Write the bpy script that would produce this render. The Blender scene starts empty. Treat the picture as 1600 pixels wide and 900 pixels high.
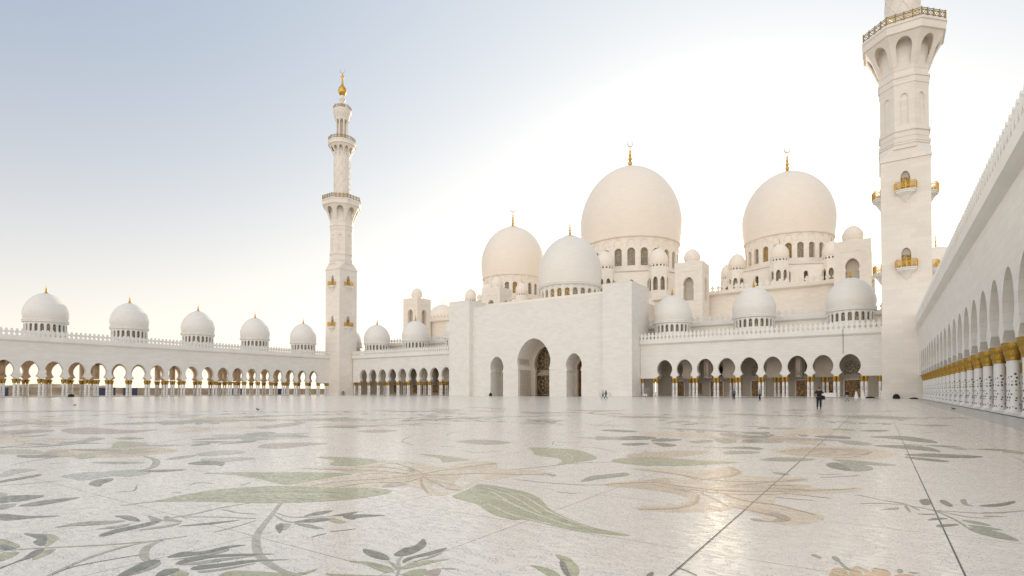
import bpy, bmesh, math, random
from mathutils import Vector, Matrix
random.seed(7)
PI = math.pi; R = math.radians
sc = bpy.context.scene
col = sc.collection
TH = 0.5929            # camera yaw
EYE = 1.428
F = 852.0; HOR = 611.2 # focal length and horizon of the 1600 px photograph
PITCH = R(1.0)
CT, ST = math.cos(TH), math.sin(TH)
XL, XR, YF = -165.64, 6.21, 132.95
SF, SS = 4.88, 4.562   # arch spacing, front and sides
CX = -79.6             # axis of the whole complex

# ------------------------------------------------------------------ mesh helpers
class MB:
    def __init__(s): s.v = []; s.f = []
    def add(s, vs, fs):
        b = len(s.v); s.v += [tuple(v) for v in vs]; s.f += [tuple(b+i for i in f) for f in fs]
    def box(s, x0, x1, y0, y1, z0, z1, T=None):
        vs = [(x, y, z) for z in (z0, z1) for y in (y0, y1) for x in (x0, x1)]
        if T: vs = [T(*v) for v in vs]
        s.add(vs, [(0,2,3,1),(4,5,7,6),(0,1,5,4),(2,6,7,3),(0,4,6,2),(1,3,7,5)])
    def lathe(s, prof, n=32, c=(0,0), rot=0, close_top=True, close_bot=True, mod=None):
        vs = []; fs = []; m = len(prof)
        for (r, z) in prof:
            for k in range(n):
                a = rot+2*PI*k/n; rr = r*(mod(a, z) if mod else 1)
                vs.append((c[0]+rr*math.cos(a), c[1]+rr*math.sin(a), z))
        for i in range(m-1):
            for k in range(n):
                k2 = (k+1) % n
                fs.append((i*n+k, i*n+k2, (i+1)*n+k2, (i+1)*n+k))
        if close_bot: fs.append(tuple(reversed(range(n))))
        if close_top: fs.append(tuple((m-1)*n+k for k in range(n)))
        s.add(vs, fs)
    def extrude(s, pts, d0, d1, T):            # 2-D outline in (a, z), from depth d0 to d1
        n = len(pts)
        vs = [T(a, d0, z) for a, z in pts]+[T(a, d1, z) for a, z in pts]
        fs = [tuple(range(n)), tuple(reversed(range(n, 2*n)))]+[(i, i+n, (i+1) % n+n, (i+1) % n) for i in range(n)]
        s.add(vs, fs)
    def bar(s, p, q, r, n=6, r2=None):
        p = Vector(p); q = Vector(q); d = q-p
        if d.length < 1e-6: return
        z = d.normalized(); x = z.orthogonal().normalized(); y = z.cross(x)
        r2 = r if r2 is None else r2
        vs = [p+(x*math.cos(2*PI*k/n)+y*math.sin(2*PI*k/n))*r for k in range(n)]
        vs += [q+(x*math.cos(2*PI*k/n)+y*math.sin(2*PI*k/n))*r2 for k in range(n)]
        s.add(vs, [(k, (k+1) % n, (k+1) % n+n, k+n) for k in range(n)]+[tuple(reversed(range(n))), tuple(range(n, 2*n))])
    def path(s, pts, r, n=6):
        for a, b in zip(pts, pts[1:]): s.bar(a, b, r, n)
    def mesh(s, name, mat, smooth=None, merge=True):
        me = bpy.data.meshes.new(name); me.from_pydata(s.v, [], s.f)
        bm = bmesh.new(); bm.from_mesh(me)
        if merge: bmesh.ops.remove_doubles(bm, verts=bm.verts, dist=1e-4)
        bmesh.ops.recalc_face_normals(bm, faces=bm.faces)
        bm.to_mesh(me); bm.free()
        if smooth:
            me.polygons.foreach_set('use_smooth', [True]*len(me.polygons))
            me.set_sharp_from_angle(angle=R(smooth))
        me.materials.append(mat)
        return me

WL = {}                                        # world position of every object made
def link(o, parent, loc):
    col.objects.link(o)
    if parent is not None:
        o.parent = parent; o.location = Vector(loc)-WL[parent]
    else: o.location = loc
    WL[o] = Vector(loc); return o
def thing(name, label, cat, loc=(0,0,0), group=None, rz=0):
    o = bpy.data.objects.new(name, None); link(o, None, loc); o.rotation_euler.z = rz
    o['label'] = label; o['category'] = cat
    if group: o['group'] = group
    o.empty_display_size = .5
    return o
def part(name, mb, mat, parent, loc=(0,0,0), smooth=None, merge=True, label=None):
    o = bpy.data.objects.new(name, mb.mesh(name, mat, smooth, merge)); link(o, parent, loc)
    if label: o['label'] = label
    return o
def single(name, mb, mat, label, cat, loc=(0,0,0), smooth=None, group=None):
    o = part(name, mb, mat, None, loc, smooth); o['label'] = label; o['category'] = cat
    if group: o['group'] = group
    return o
def struct(name, mb, mat, loc=(0,0,0), smooth=None):
    o = part(name, mb, mat, None, loc, smooth); o['kind'] = 'structure'; return o
KIDS = {}
def dup(o, parent, loc, rz=None):              # copy of a part (or thing) with its sub-parts
    c = o.copy(); col.objects.link(c); c.parent = parent
    c.location = Vector(loc)-(WL[parent] if parent is not None else Vector((0,0,0)))
    WL[c] = Vector(loc)
    if rz is not None: c.rotation_euler.z = rz
    for ch in list(o.children):
        d = ch.copy(); col.objects.link(d); d.parent = c; WL[d] = Vector(loc)
        for g in list(ch.children):
            e = g.copy(); col.objects.link(e); e.parent = d
    return c

# ------------------------------------------------------------------ materials
def new_mat(name):
    m = bpy.data.materials.new(name); m.use_nodes = True; nt = m.node_tree
    return m, nt, nt.nodes, nt.links, nt.nodes['Principled BSDF']
def N(nt, t, **kw):
    n = nt.nodes.new(t)
    for k, v in kw.items():
        if k in n.inputs.keys(): n.inputs[k].default_value = v
        else: setattr(n, k, v)
    return n
def math_n(nt, op, a, b=None, c=None, clamp=False):
    n = nt.nodes.new('ShaderNodeMath'); n.operation = op; n.use_clamp = clamp
    for i, x in enumerate((a, b, c)):
        if x is None: continue
        if hasattr(x, 'is_output') or hasattr(x, 'links'): nt.links.new(x, n.inputs[i])
        else: n.inputs[i].default_value = x
    return n.outputs[0]
def mixc(nt, fac, a, b, mode='MIX'):
    n = nt.nodes.new('ShaderNodeMix'); n.data_type = 'RGBA'; n.blend_type = mode
    for i, x in ((0, fac), (6, a), (7, b)):
        if hasattr(x, 'links'): nt.links.new(x, n.inputs[i])
        elif i == 0: n.inputs[0].default_value = x
        else: n.inputs[i].default_value = (*x, 1)
    return n.outputs[2]
def ramp(nt, fac, stops):
    n = nt.nodes.new('ShaderNodeValToRGB'); nt.links.new(fac, n.inputs[0])
    e = n.color_ramp.elements
    while len(e) < len(stops): e.new(.5)
    for i, (p, c) in enumerate(stops): e[i].position = p; e[i].color = (*c, 1) if len(c) == 3 else c
    return n.outputs[0]

def marble(name, base, tint=(.62,.60,.57), block=(1.5, .62), rough=.42, joint=.16, var=.07, vmode='wall', stain=.22):
    m, nt, nd, ln, bs = new_mat(name)
    geo = N(nt, 'ShaderNodeNewGeometry'); sep = N(nt, 'ShaderNodeSeparateXYZ'); ln.new(geo.outputs['Position'], sep.inputs[0])
    comb = N(nt, 'ShaderNodeCombineXYZ')
    if vmode == 'wall':
        ln.new(math_n(nt, 'ADD', sep.outputs[0], sep.outputs[1]), comb.inputs[0]); ln.new(sep.outputs[2], comb.inputs[1])
    else:                                      # domes and turrets: courses run round the axis of the object
        tc = N(nt, 'ShaderNodeTexCoord'); s2 = N(nt, 'ShaderNodeSeparateXYZ'); ln.new(tc.outputs['Object'], s2.inputs[0])
        a = math_n(nt, 'ARCTAN2', s2.outputs[1], s2.outputs[0])
        ln.new(math_n(nt, 'MULTIPLY', a, vmode if isinstance(vmode, (int, float)) else 8.0), comb.inputs[0]); ln.new(sep.outputs[2], comb.inputs[1])
    br = N(nt, 'ShaderNodeTexBrick', **{'Scale': 1.0, 'Mortar Size': .010, 'Mortar Smooth': .2, 'Bias': 0.0, 'Brick Width': block[0], 'Row Height': block[1]})
    br.inputs['Color1'].default_value = (0,0,0,1); br.inputs['Color2'].default_value = (1,1,1,1); br.inputs['Mortar'].default_value = (.5,.5,.5,1)
    br.offset = .37
    ln.new(comb.outputs[0], br.inputs['Vector'])
    n1 = N(nt, 'ShaderNodeTexNoise', **{'Scale': .14, 'Detail': 5.0, 'Roughness': .62})
    mp = N(nt, 'ShaderNodeMapping'); mp.inputs['Scale'].default_value = (1, 1, .45); ln.new(geo.outputs['Position'], mp.inputs[0]); ln.new(mp.outputs[0], n1.inputs['Vector'])
    n2 = N(nt, 'ShaderNodeTexNoise', **{'Scale': 1.7, 'Detail': 7.0, 'Roughness': .7}); mp2 = N(nt, 'ShaderNodeMapping'); mp2.inputs['Scale'].default_value = (1, 1, 3); ln.new(geo.outputs['Position'], mp2.inputs[0]); ln.new(mp2.outputs[0], n2.inputs['Vector'])
    c = mixc(nt, ramp(nt, n1.outputs['Fac'], [(.42, (0,0,0)), (.72, (1,1,1))]), base, tint)
    cm = mixc(nt, stain, base, c)
    v = math_n(nt, 'MULTIPLY', math_n(nt, 'SUBTRACT', br.outputs['Color'], .5), var)
    v = math_n(nt, 'ADD', v, math_n(nt, 'MULTIPLY', math_n(nt, 'SUBTRACT', n2.outputs['Fac'], .5), var*1.2))
    v = math_n(nt, 'SUBTRACT', math_n(nt, 'ADD', v, 1.0), math_n(nt, 'MULTIPLY', br.outputs['Fac'], joint))
    cv = N(nt, 'ShaderNodeCombineXYZ')
    for i in range(3): ln.new(v, cv.inputs[i])
    ln.new(mixc(nt, 1.0, cm, cv.outputs[0], 'MULTIPLY'), bs.inputs['Base Color'])
    bs.inputs['Roughness'].default_value = rough; bs.inputs['Specular IOR Level'].default_value = .35
    b = N(nt, 'ShaderNodeBump', **{'Strength': .25, 'Distance': .02}); h = math_n(nt, 'SUBTRACT', n2.outputs['Fac'], math_n(nt, 'MULTIPLY', br.outputs['Fac'], 1.2))
    ln.new(h, b.inputs['Height']); ln.new(b.outputs[0], bs.inputs['Normal'])
    return m
def plain(name, c, rough=.5, metal=0, noise=.12, scale=3.0, bump=0, spec=.5):
    m, nt, nd, ln, bs = new_mat(name)
    tc = N(nt, 'ShaderNodeTexCoord'); n1 = N(nt, 'ShaderNodeTexNoise', **{'Scale': scale, 'Detail': 5.0, 'Roughness': .6}); ln.new(tc.outputs['Object'], n1.inputs['Vector'])
    d = tuple(x*(1-noise*1.6) for x in c); l = tuple(min(1, x*(1+noise)) for x in c)
    ln.new(ramp(nt, n1.outputs['Fac'], [(.3, d), (.7, l)]), bs.inputs['Base Color'])
    bs.inputs['Roughness'].default_value = rough; bs.inputs['Metallic'].default_value = metal; bs.inputs['Specular IOR Level'].default_value = spec
    if bump:
        b = N(nt, 'ShaderNodeBump', **{'Strength': .6, 'Distance': bump}); ln.new(n1.outputs['Fac'], b.inputs['Height']); ln.new(b.outputs[0], bs.inputs['Normal'])
    return m
WALL = marble('wall_marble', (.81,.785,.735), tint=(.70,.67,.62), joint=.22)
UPPER = marble('glow_tint_upper_marble', (.88,.81,.715), tint=(.77,.70,.61), joint=.12)  # warmer than the lower walls: glow near the sun put into the colour
DOME = marble('dome_marble', (.83,.80,.745), tint=(.72,.69,.63), vmode=5.0, block=(1.2,.5), joint=.07, var=.03, rough=.33)
UDOME = marble('glow_tint_dome_marble', (.91,.825,.72), tint=(.83,.745,.645), vmode=16.0, block=(1.6,.7), joint=.05, var=.03, rough=.36)  # peach of the sun's haze and glare painted into the base colour
TOWER = marble('glow_tint_minaret_marble', (.84,.785,.71), tint=(.72,.67,.60), joint=.18, block=(2.3,.95), var=.075)  # warm sky glow on the shafts is mixed into this stone colour
TRIM = marble('trim_marble', (.83,.805,.755), block=(2.4,5), joint=.08, var=.05, stain=.2)
GLOWIN = marble('painted_sun_marble', (.80,.63,.44), tint=(.66,.50,.33), joint=.2)  # golden sunlight inside the left arcade, painted as stone colour
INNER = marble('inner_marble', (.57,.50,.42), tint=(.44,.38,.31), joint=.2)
GOLD = plain('gold_leaf', (.70,.44,.10), rough=.38, metal=1, noise=.18, scale=9, bump=.01)
GOLDCAP = plain('gilded_palm', (.45,.275,.05), rough=.42, metal=.85, noise=.35, scale=16, bump=.03)
RAIL = plain('bronze_rail', (.40,.27,.09), rough=.45, metal=.7, noise=.3, scale=5)
GOLDT = plain('tracery_gold', (.42,.31,.16), rough=.5, metal=.4, noise=.2)
SILVER = plain('pale_metal', (.62,.60,.58), rough=.3, metal=1)
DARK = plain('dark_void', (.035,.03,.025), rough=.6)
def lattice_mat(name, dark, light, sc_=5.0):
    m, nt, nd, ln, bs = new_mat(name)
    geo = N(nt, 'ShaderNodeNewGeometry'); vo = N(nt, 'ShaderNodeTexVoronoi', **{'Scale': sc_}); vo.feature = 'DISTANCE_TO_EDGE'
    ln.new(geo.outputs['Position'], vo.inputs['Vector'])
    f = ramp(nt, vo.outputs['Distance'], [(.05, (1,1,1)), (.12, (0,0,0))])
    ln.new(mixc(nt, f, dark, light), bs.inputs['Base Color']); bs.inputs['Roughness'].default_value = .45
    return m
LATT = lattice_mat('window_lattice', (.13,.11,.07), (.52,.45,.33), 2.6)
GLAT = lattice_mat('golden_lattice', (.16,.10,.03), (.62,.42,.15), 2.2)
BRONZE = lattice_mat('mosaic_glass', (.035,.020,.010), (.60,.34,.10), 2.4)
def column_mat():
    m, nt, nd, ln, bs = new_mat('inlaid_column_marble')
    tc = N(nt, 'ShaderNodeTexCoord'); s = N(nt, 'ShaderNodeSeparateXYZ'); ln.new(tc.outputs['Object'], s.inputs[0])
    a = math_n(nt, 'ARCTAN2', s.outputs[1], s.outputs[0]); u = math_n(nt, 'MULTIPLY', a, 8/(2*PI))
    cb = N(nt, 'ShaderNodeCombineXYZ'); ln.new(u, cb.inputs[0]); ln.new(math_n(nt, 'MULTIPLY', s.outputs[2], 5.0), cb.inputs[1])
    vo = N(nt, 'ShaderNodeTexVoronoi', **{'Scale': 1.0, 'Randomness': .55}); ln.new(cb.outputs[0], vo.inputs['Vector'])
    spot = ramp(nt, vo.outputs['Distance'], [(.30, (1,1,1)), (.36, (0,0,0))])
    low = ramp(nt, math_n(nt, 'DIVIDE', s.outputs[2], 4.0), [(.62, (1,1,1)), (.66, (0,0,0))])
    f = math_n(nt, 'MULTIPLY', spot, low)
    sep = N(nt, 'ShaderNodeSeparateColor'); ln.new(vo.outputs['Color'], sep.inputs[0])
    cc = ramp(nt, sep.outputs[0], [(.3, (.03,.05,.045)), (.55, (.05,.16,.12)), (.75, (.22,.04,.05)), (.95, (.10,.11,.20))])
    ln.new(mixc(nt, f, (.84,.82,.79), cc), bs.inputs['Base Color']); bs.inputs['Roughness'].default_value = .28
    return m
COLM = column_mat()

# ------------------------------------------------------------------ arches
def arch_profile(z0, w0, zn, wn, zc, wm, za, n_low=4, n_mid=7, n_up=14, flare=True, keel=.16):
    """half width of the opening: straight or flared foot, neck at zn, widest at zc, pointed top at za"""
    p = []
    if flare:
        for i in range(n_low+1):
            t = i/n_low; p.append((z0+(zn-z0)*t, wn+(w0-wn)*math.cos(t*PI/2)**.9 if t < 1 else wn))
    else:
        p += [(z0, w0), (zn-.18, w0), (zn-.17, wn), (zn, wn)]
    bl = (zc-zn)/math.sqrt(max(.05, 1-(wn/wm)**2))
    for i in range(1, n_mid+1):
        z = zn+(zc-zn)*i/n_mid; p.append((z, wm*math.sqrt(max(0, 1-((zc-z)/bl)**2))))
    for i in range(1, n_up+1):
        t = math.sin(i/n_up*PI/2) if i < n_up else 1
        w = wm*((1-keel)*math.sqrt(max(0, 1-t*t))+keel*(1-t)) if t < 1 else 0
        p.append((zc+(za-zc)*t, w))
    return p
def simple_arch(z0, w, zs, za, n=8, keel=.1):
    p = [(z0, w)]+[(zs, w)] if zs > z0 else [(z0, w)]
    for i in range(1, n+1):
        t = math.sin(i/n*PI/2) if i < n else 1
        p.append((zs+(za-zs)*t, w*((1-keel)*math.sqrt(max(0, 1-t*t))+keel*(1-t)) if t < 1 else 0))
    return p
def arch_panel(mb, T, x0, x1, cx, zb, zt, prof, t, back=True, ends=False):
    z0 = prof[0][0]
    def q(a, b, c, d): mb.add([T(*a), T(*b), T(*c), T(*d)], [(0,1,2,3)])
    za = prof[-1][0]
    for d in ((0, t) if back else (0,)):
        if zb < z0-1e-6: q((x0,d,zb),(x1,d,zb),(x1,d,z0),(x0,d,z0))
        for (z1, w1), (z2, w2) in zip(prof, prof[1:]):
            q((x0,d,z1),(cx-w1,d,z1),(cx-w2,d,z2),(x0,d,z2))
            q((cx+w1,d,z1),(x1,d,z1),(x1,d,z2),(cx+w2,d,z2))
        q((x0,d,za),(x1,d,za),(x1,d,zt),(x0,d,zt))
    for (z1, w1), (z2, w2) in zip(prof, prof[1:]):
        q((cx-w1,0,z1),(cx-w1,t,z1),(cx-w2,t,z2),(cx-w2,0,z2)); q((cx+w1,0,z1),(cx+w1,t,z1),(cx+w2,t,z2),(cx+w2,0,z2))
    w0 = prof[0][1]
    if zb < z0-1e-6:
        q((cx-w0,0,z0),(cx+w0,0,z0),(cx+w0,t,z0),(cx-w0,t,z0)); q((x0,0,zb),(x1,0,zb),(x1,t,zb),(x0,t,zb))
    else:
        q((x0,0,z0),(cx-w0,0,z0),(cx-w0,t,z0),(x0,t,z0)); q((cx+w0,0,z0),(x1,0,z0),(x1,t,z0),(cx+w0,t,z0))
    q((x0,0,zt),(x1,0,zt),(x1,t,zt),(x0,t,zt))
    if ends:
        for x in (x0, x1): q((x,0,zb),(x,t,zb),(x,t,zt),(x,0,zt))

# ------------------------------------------------------------------ prototypes shared by copies
def column_meshes(hs, hc):
    """shaft, base and palm capital of one arcade column; hs = shaft top, hc = capital top"""
    sh = MB(); sh.lathe([(.27,.34),(.27,.5),(.262,1.2),(.25,hs)], 14)
    ba = MB(); ba.box(-.36,.36,-.36,.36,0,.17); ba.lathe([(.35,.17),(.35,.22),(.31,.27),(.29,.34)], 14, close_bot=False)
    ca = MB()
    h = hc-hs
    leaf = lambda a, z: 1+(.10*abs(math.sin(4*a+z*9)) if z > hs+.05 else 0)
    ca.lathe([(.27,hs-.02),(.30,hs),(.30,hs+.05),(.27,hs+.07),(.31,hs+h*.25),(.36,hs+h*.45),(.34,hs+h*.5),(.40,hs+h*.66),(.46,hs+h*.82),(.43,hs+h*.9),(.44,hc)], 32, mod=leaf)
    return sh.mesh('column', COLM, 40), ba.mesh('base', TRIM, 40), ca.mesh('capital', GOLDCAP, 50)
CM = {}
def add_column(parent, x, y, key, z=0):
    if key not in CM: CM[key] = column_meshes(*key)
    a, b, c = CM[key]
    o = bpy.data.objects.new('column', a); link(o, parent, (x, y, z))
    for nm, me in (('base', b), ('capital', c)): link(bpy.data.objects.new(nm, me), o, (x, y, z))
    return o
def merlon_mesh(w, h):
    pts = [(.32,0),(.32,.12),(.15,.2),(.13,.27),(.3,.40),(.37,.52),(.33,.63),(.17,.72),(.14,.78),(.2,.85),(0,1)]
    pts = [(a*w/.74, z*h) for a, z in pts]; pts = pts+[(-a, z) for a, z in reversed(pts[:-1])]
    m = MB(); m.extrude(pts, -.17, .17, lambda a, d, z: (a, d, z)); return m.mesh('merlon', TRIM)
MERL = merlon_mesh(.86, 1.8)
def merlons(parent, p, q, z, gap=.93, most=None, mesh=None, skip=lambda x, y: False):
    p = Vector(p); q = Vector(q); L = (q-p).length; n = max(1, int(L/gap)); d = (q-p)/n; rz = math.atan2(d.y, d.x)
    rest = MB(); out = 0
    for k in range(n):
        c = p+d*(k+.5)
        if skip(c.x, c.y): continue
        if most is not None and out >= most:
            me = mesh or MERL; ca, sa = math.cos(rz), math.sin(rz)
            rest.add([(c.x+v.co.x*ca-v.co.y*sa, c.y+v.co.x*sa+v.co.y*ca, z+v.co.z) for v in me.vertices], [tuple(f.vertices) for f in me.polygons])
            continue
        o = bpy.data.objects.new('merlon', mesh or MERL); link(o, parent, (c.x, c.y, z)); o.rotation_euler.z = rz; out += 1
    if rest.v:
        o = part('merlon_row', rest, TRIM, parent); o['kind'] = 'stuff'

def dome_prof(Rm, zb, rb, zc, top, n=22, tip=.10):
    bl = (zc-zb)/math.sqrt(max(.02, 1-(rb/Rm)**2)); p = []
    for i in range(7): z = zb+(zc-zb)*i/7; p.append((Rm*math.sqrt(max(0, 1-((zc-z)/bl)**2)), z))
    for i in range(n+1):
        t = math.sin(i/n*PI/2*.985)
        r = Rm*((1-tip)*math.sqrt(1-t*t)+tip*(1-t)); p.append((max(r, .02), zc+(top-zc)*t))
    return p
def finial(parent, x, y, z, h, w=1.0, crescent=False, mat=GOLD):
    """stacked gilded balls on a dished foot, tapering to a rod"""
    m = MB(); u = h
    m.lathe([(w*1.25,-.04*u),(w*1.15,.0),(w*.55,.05*u),(w*.3,.10*u),(w*.42,.17*u),(w*.45,.21*u),(w*.38,.26*u),(w*.2,.32*u),(w*.36,.38*u),(w*.40,.42*u),(w*.32,.46*u),(w*.16,.51*u),(w*.28,.56*u),(w*.31,.60*u),(w*.24,.64*u),(w*.13,.69*u),(w*.22,.74*u),(w*.22,.78*u),(w*.1,.83*u),(w*.07,u)], 14)
    f = part('finial', m, mat, parent, (x, y, z), 50)
    if crescent:
        c = MB(); r = crescent; pts = []
        for i in range(22):
            a = R(-248+i*316/21)+PI/2*0; pts.append((r*math.cos(a), r*math.sin(a), .19*r*math.sin(PI*i/21)**.7+.02*r))
        for (a0, z0, r0), (a1, z1, r1) in zip(pts, pts[1:]): c.bar((a0*CT, a0*ST, z+h+r*1.05+z0-z), (a1*CT, a1*ST, z+h+r*1.05+z1-z), r0, 6, r1)
        part('crescent', c, SILVER, f if parent.type == 'EMPTY' else parent, (x, y, z), 40)
    return f

def ring_T(cx, cy, rad, k, n, off=0):
    """panel k of a regular n-sided drum: a along the side, d inwards"""
    a = off+2*PI*(k+.5)/n; ap = rad*math.cos(PI/n)
    ux, uy = -math.sin(a), math.cos(a); nx, ny = math.cos(a), math.sin(a)
    return lambda s, d, z: (cx+nx*(ap-d)+ux*s, cy+ny*(ap-d)+uy*s, z)
def drum(parent, x, y, rad, n, z0, z1, zw0, zw1, ww, mat, latt, t=.5, arcs=None, windows='panes', lip=None, gold_at=()):
    m = MB(); side = rad*math.sin(PI/n)
    pr = simple_arch(zw0, ww/2, zw1-ww*.45, zw1)
    for k in range(n):
        T = ring_T(0, 0, rad, k, n)
        arch_panel(m, T, -side, side, 0, z0, z1, pr, t)
        if arcs:                               # blind arches standing proud above the windows
            za0, za1, wa = arcs; q = []
            for i in range(13):
                a = PI*i/12; q.append((wa*math.cos(a), za0+(za1-za0)*math.sin(a)**.8))
            for (s0, h0), (s1, h1) in zip(q, q[1:]): m.bar(T(s0, -.05, h0), T(s1, -.05, h1), .16, 5)
    d = part('drum', m, mat, parent, (x, y, 0))
    if lip:
        m2 = MB(); m2.lathe(lip, 64, close_bot=False, close_top=False); part('cornice', m2, mat, d, (x, y, 0), 40)
    if windows == 'panes':
        w = MB(); w.extrude([(-ww/2-.05, zw0-.05), (ww/2+.05, zw0-.05), (ww/2+.05, zw1-ww*.4)]+[((ww/2+.05)*math.cos(PI*i/8), zw1-ww*.45+(ww*.5)*math.sin(PI*i/8)) for i in range(9)]+[(-ww/2-.05, zw1-ww*.4)], t*.75, t*.75+.06, ring_T(0, 0, rad, -.5, n))
        me = w.mesh('window', latt); me2 = me.copy(); me2.materials[0] = GLAT
        for k in range(n):
            o = bpy.data.objects.new('window', me2 if k in gold_at else me); link(o, d, (x, y, 0)); o.rotation_euler.z = 2*PI*(k+.5)/n
            if k in gold_at: o['label'] = 'golden lattice window in the drum'
    else:
        w = MB(); w.lathe([(rad-t*1.6, zw0-.2), (rad-t*1.6, zw1+.2)], n, close_bot=False, close_top=False); part('window_lattice', w, latt, d, (x, y, 0), 40)
    return d

ADP = {}
def arcade_dome(parent, x, y, s=1.0, dz=0.0, label=None):
    """white bulb on a low windowed drum above an arcade roof"""
    if 'p' not in ADP:
        m = MB(); z0, z1 = 13.9, 18.25
        d = MB(); pr = simple_arch(16.0, .36, 17.4, 17.85, 5)
        for k in range(22):
            T = ring_T(0, 0, 4.2, k, 22); sd = 4.2*math.sin(PI/22); arch_panel(d, T, -sd, sd, 0, z0, z1, pr, .3)
        d.lathe([(4.2,18.15),(4.55,18.3),(4.6,18.45),(4.5,18.6),(4.62,18.75),(4.55,18.95),(4.35,19.0)], 48, close_bot=False, close_top=False)
        l = MB(); l.lathe([(3.7,14),(3.7,18.2)], 24, close_bot=False, close_top=False)
        b = MB(); b.lathe(dome_prof(4.55, 18.98, 4.3, 20.7, 25.75, tip=.14), 48)
        f = MB(); f.lathe([(.95,25.45),(.9,25.62),(.4,25.8),(.2,26.05),(.28,26.3),(.28,26.45),(.1,26.65),(.18,26.85),(.18,26.98),(.06,27.15),(.11,27.35),(.03,27.5),(.02,28.15)], 12)
        ADP['p'] = (b.mesh('dome', DOME, 35), d.mesh('drum', TRIM, 35), l.mesh('lattice', LATT, 40), f.mesh('finial', GOLD, 50))
    b, d, l, f = ADP['p']
    o = bpy.data.objects.new('dome', b); link(o, parent, (x, y, 0)); o.scale = (s, s, 1)
    o.location.z += dz
    for nm, me in (('drum', d), ('window_lattice', l), ('finial', f)): k = bpy.data.objects.new(nm, me); link(k, o, (x, y, 0))
    if label: o['label'] = label
    return o

# ------------------------------------------------------------------ arcades
ZS = .0
P_SIDE = arch_profile(4.34, 1.92, 5.05, 1.26, 6.5, 1.80, 8.63)
P_FRONT = arch_profile(4.6, 2.05, 5.34, 1.36, 6.95, 1.93, 9.15)
def arcade_wall(mb, T, starts, s, a0, a1, zc, zt, prof, t):
    for a in starts: arch_panel(mb, T, a-s/2, a+s/2, a, zc, zt, prof, t)
    lo, hi = min(starts)-s/2, max(starts)+s/2
    for (p, q) in ((a0, lo), (hi, a1)):
        if q-p > .02: mb.box(p, q, 0, t, zc, zt, T)
def cornice(mb, T, a0, a1, z=13.35, out=.62):
    pts = [(0, z-.45), (out*.55, z-.25), (out, z-.02), (out, z+.85), (out-.12, z+.92), (-.9, z+.92), (-.9, z+.3), (0, z+.1)]
    n = len(pts)
    vs = [T(a0, -d, zz) for d, zz in pts]+[T(a1, -d, zz) for d, zz in pts]
    mb.add(vs, [tuple(range(n)), tuple(reversed(range(n, 2*n)))]+[(i, (i+1) % n, (i+1) % n+n, i+n) for i in range(n)])

COLG = 'x'
# left (side) arcade -------------------------------------------------
LA0 = 38.37; DEP = 12.5
left = thing('arcade', 'long white arcade with five domes running away on the left, daylight showing through its arches', 'arcade', (XL-6, 70, 0))
T1 = lambda a, d, z: (XL-d, a, z)
T2 = lambda a, d, z: (XL-DEP+1-d, a, z)
ks = [LA0+SS*k for k in range(-5, 19)]
yl0, yl1 = LA0-SS*6.2, YF-5.9
m = MB(); arcade_wall(m, T1, ks, SS, yl0, yl1, 4.34, 14.0, P_SIDE, 1.0); part('front_wall', m, WALL, left)
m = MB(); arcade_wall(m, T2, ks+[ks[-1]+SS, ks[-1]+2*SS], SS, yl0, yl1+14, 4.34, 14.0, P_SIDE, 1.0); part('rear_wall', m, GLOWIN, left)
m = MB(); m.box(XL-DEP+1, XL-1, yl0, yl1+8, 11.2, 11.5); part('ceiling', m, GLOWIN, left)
m = MB(); m.box(XL-DEP-.3, XL-.9, yl0, yl1+8, 13.6, 13.95); part('roof', m, TRIM, left)
m = MB(); cornice(m, T1, yl0, yl1); part('cornice', m, TRIM, left)
merlons(left, (XL+.22, yl1), (XL+.22, yl0), 14.27, most=99)
for k in range(-6, 19):
    yy = LA0+SS*(k+.5)
    if yy > yl1-1 or k < -4: continue
    for dd in ((-.37, .37)): add_column(left, XL-.5, yy+dd, (3.3, 4.34))
for dd in (.5, 1.3): add_column(left, XL-.5, yl1-dd, (3.3, 4.34))
for k in range(-4, 20):
    yy = LA0+SS*(k+.5)
    for dd in ((-.37, .37)): add_column(left, XL-DEP+.5, yy+dd, (3.3, 4.34))
for i in range(-1, 5): arcade_dome(left, XL-6, 47.4+18.25*i)
arcade_dome(left, -171.8, 141.5, 1.04)
m = MB(); m.box(XL-DEP-.4, XL+.0, yl0, yl1, .10, .14); part('paving', m, TRIM, left)

def cross_arch(parent, Tc, w, mat, th=1.0, foot=4.5):
    m = MB(); pr = arch_profile(foot, w/2-1.0, 5.3, w/2-1.7, 7.3, w/2-1.35, 10.4)
    arch_panel(m, Tc, -w/2, w/2, 0, foot, 11.25, pr, th); part('cross_arch', m, mat, parent)
for k in (-4, 0, 4, 8, 12, 16):
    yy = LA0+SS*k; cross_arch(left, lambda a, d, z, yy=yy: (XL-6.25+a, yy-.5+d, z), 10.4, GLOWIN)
    for xx in (XL-1.55, XL-10.95):
        for dd in (-.3, .3): add_column(left, xx, yy+dd, (3.3, 4.34))
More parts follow.
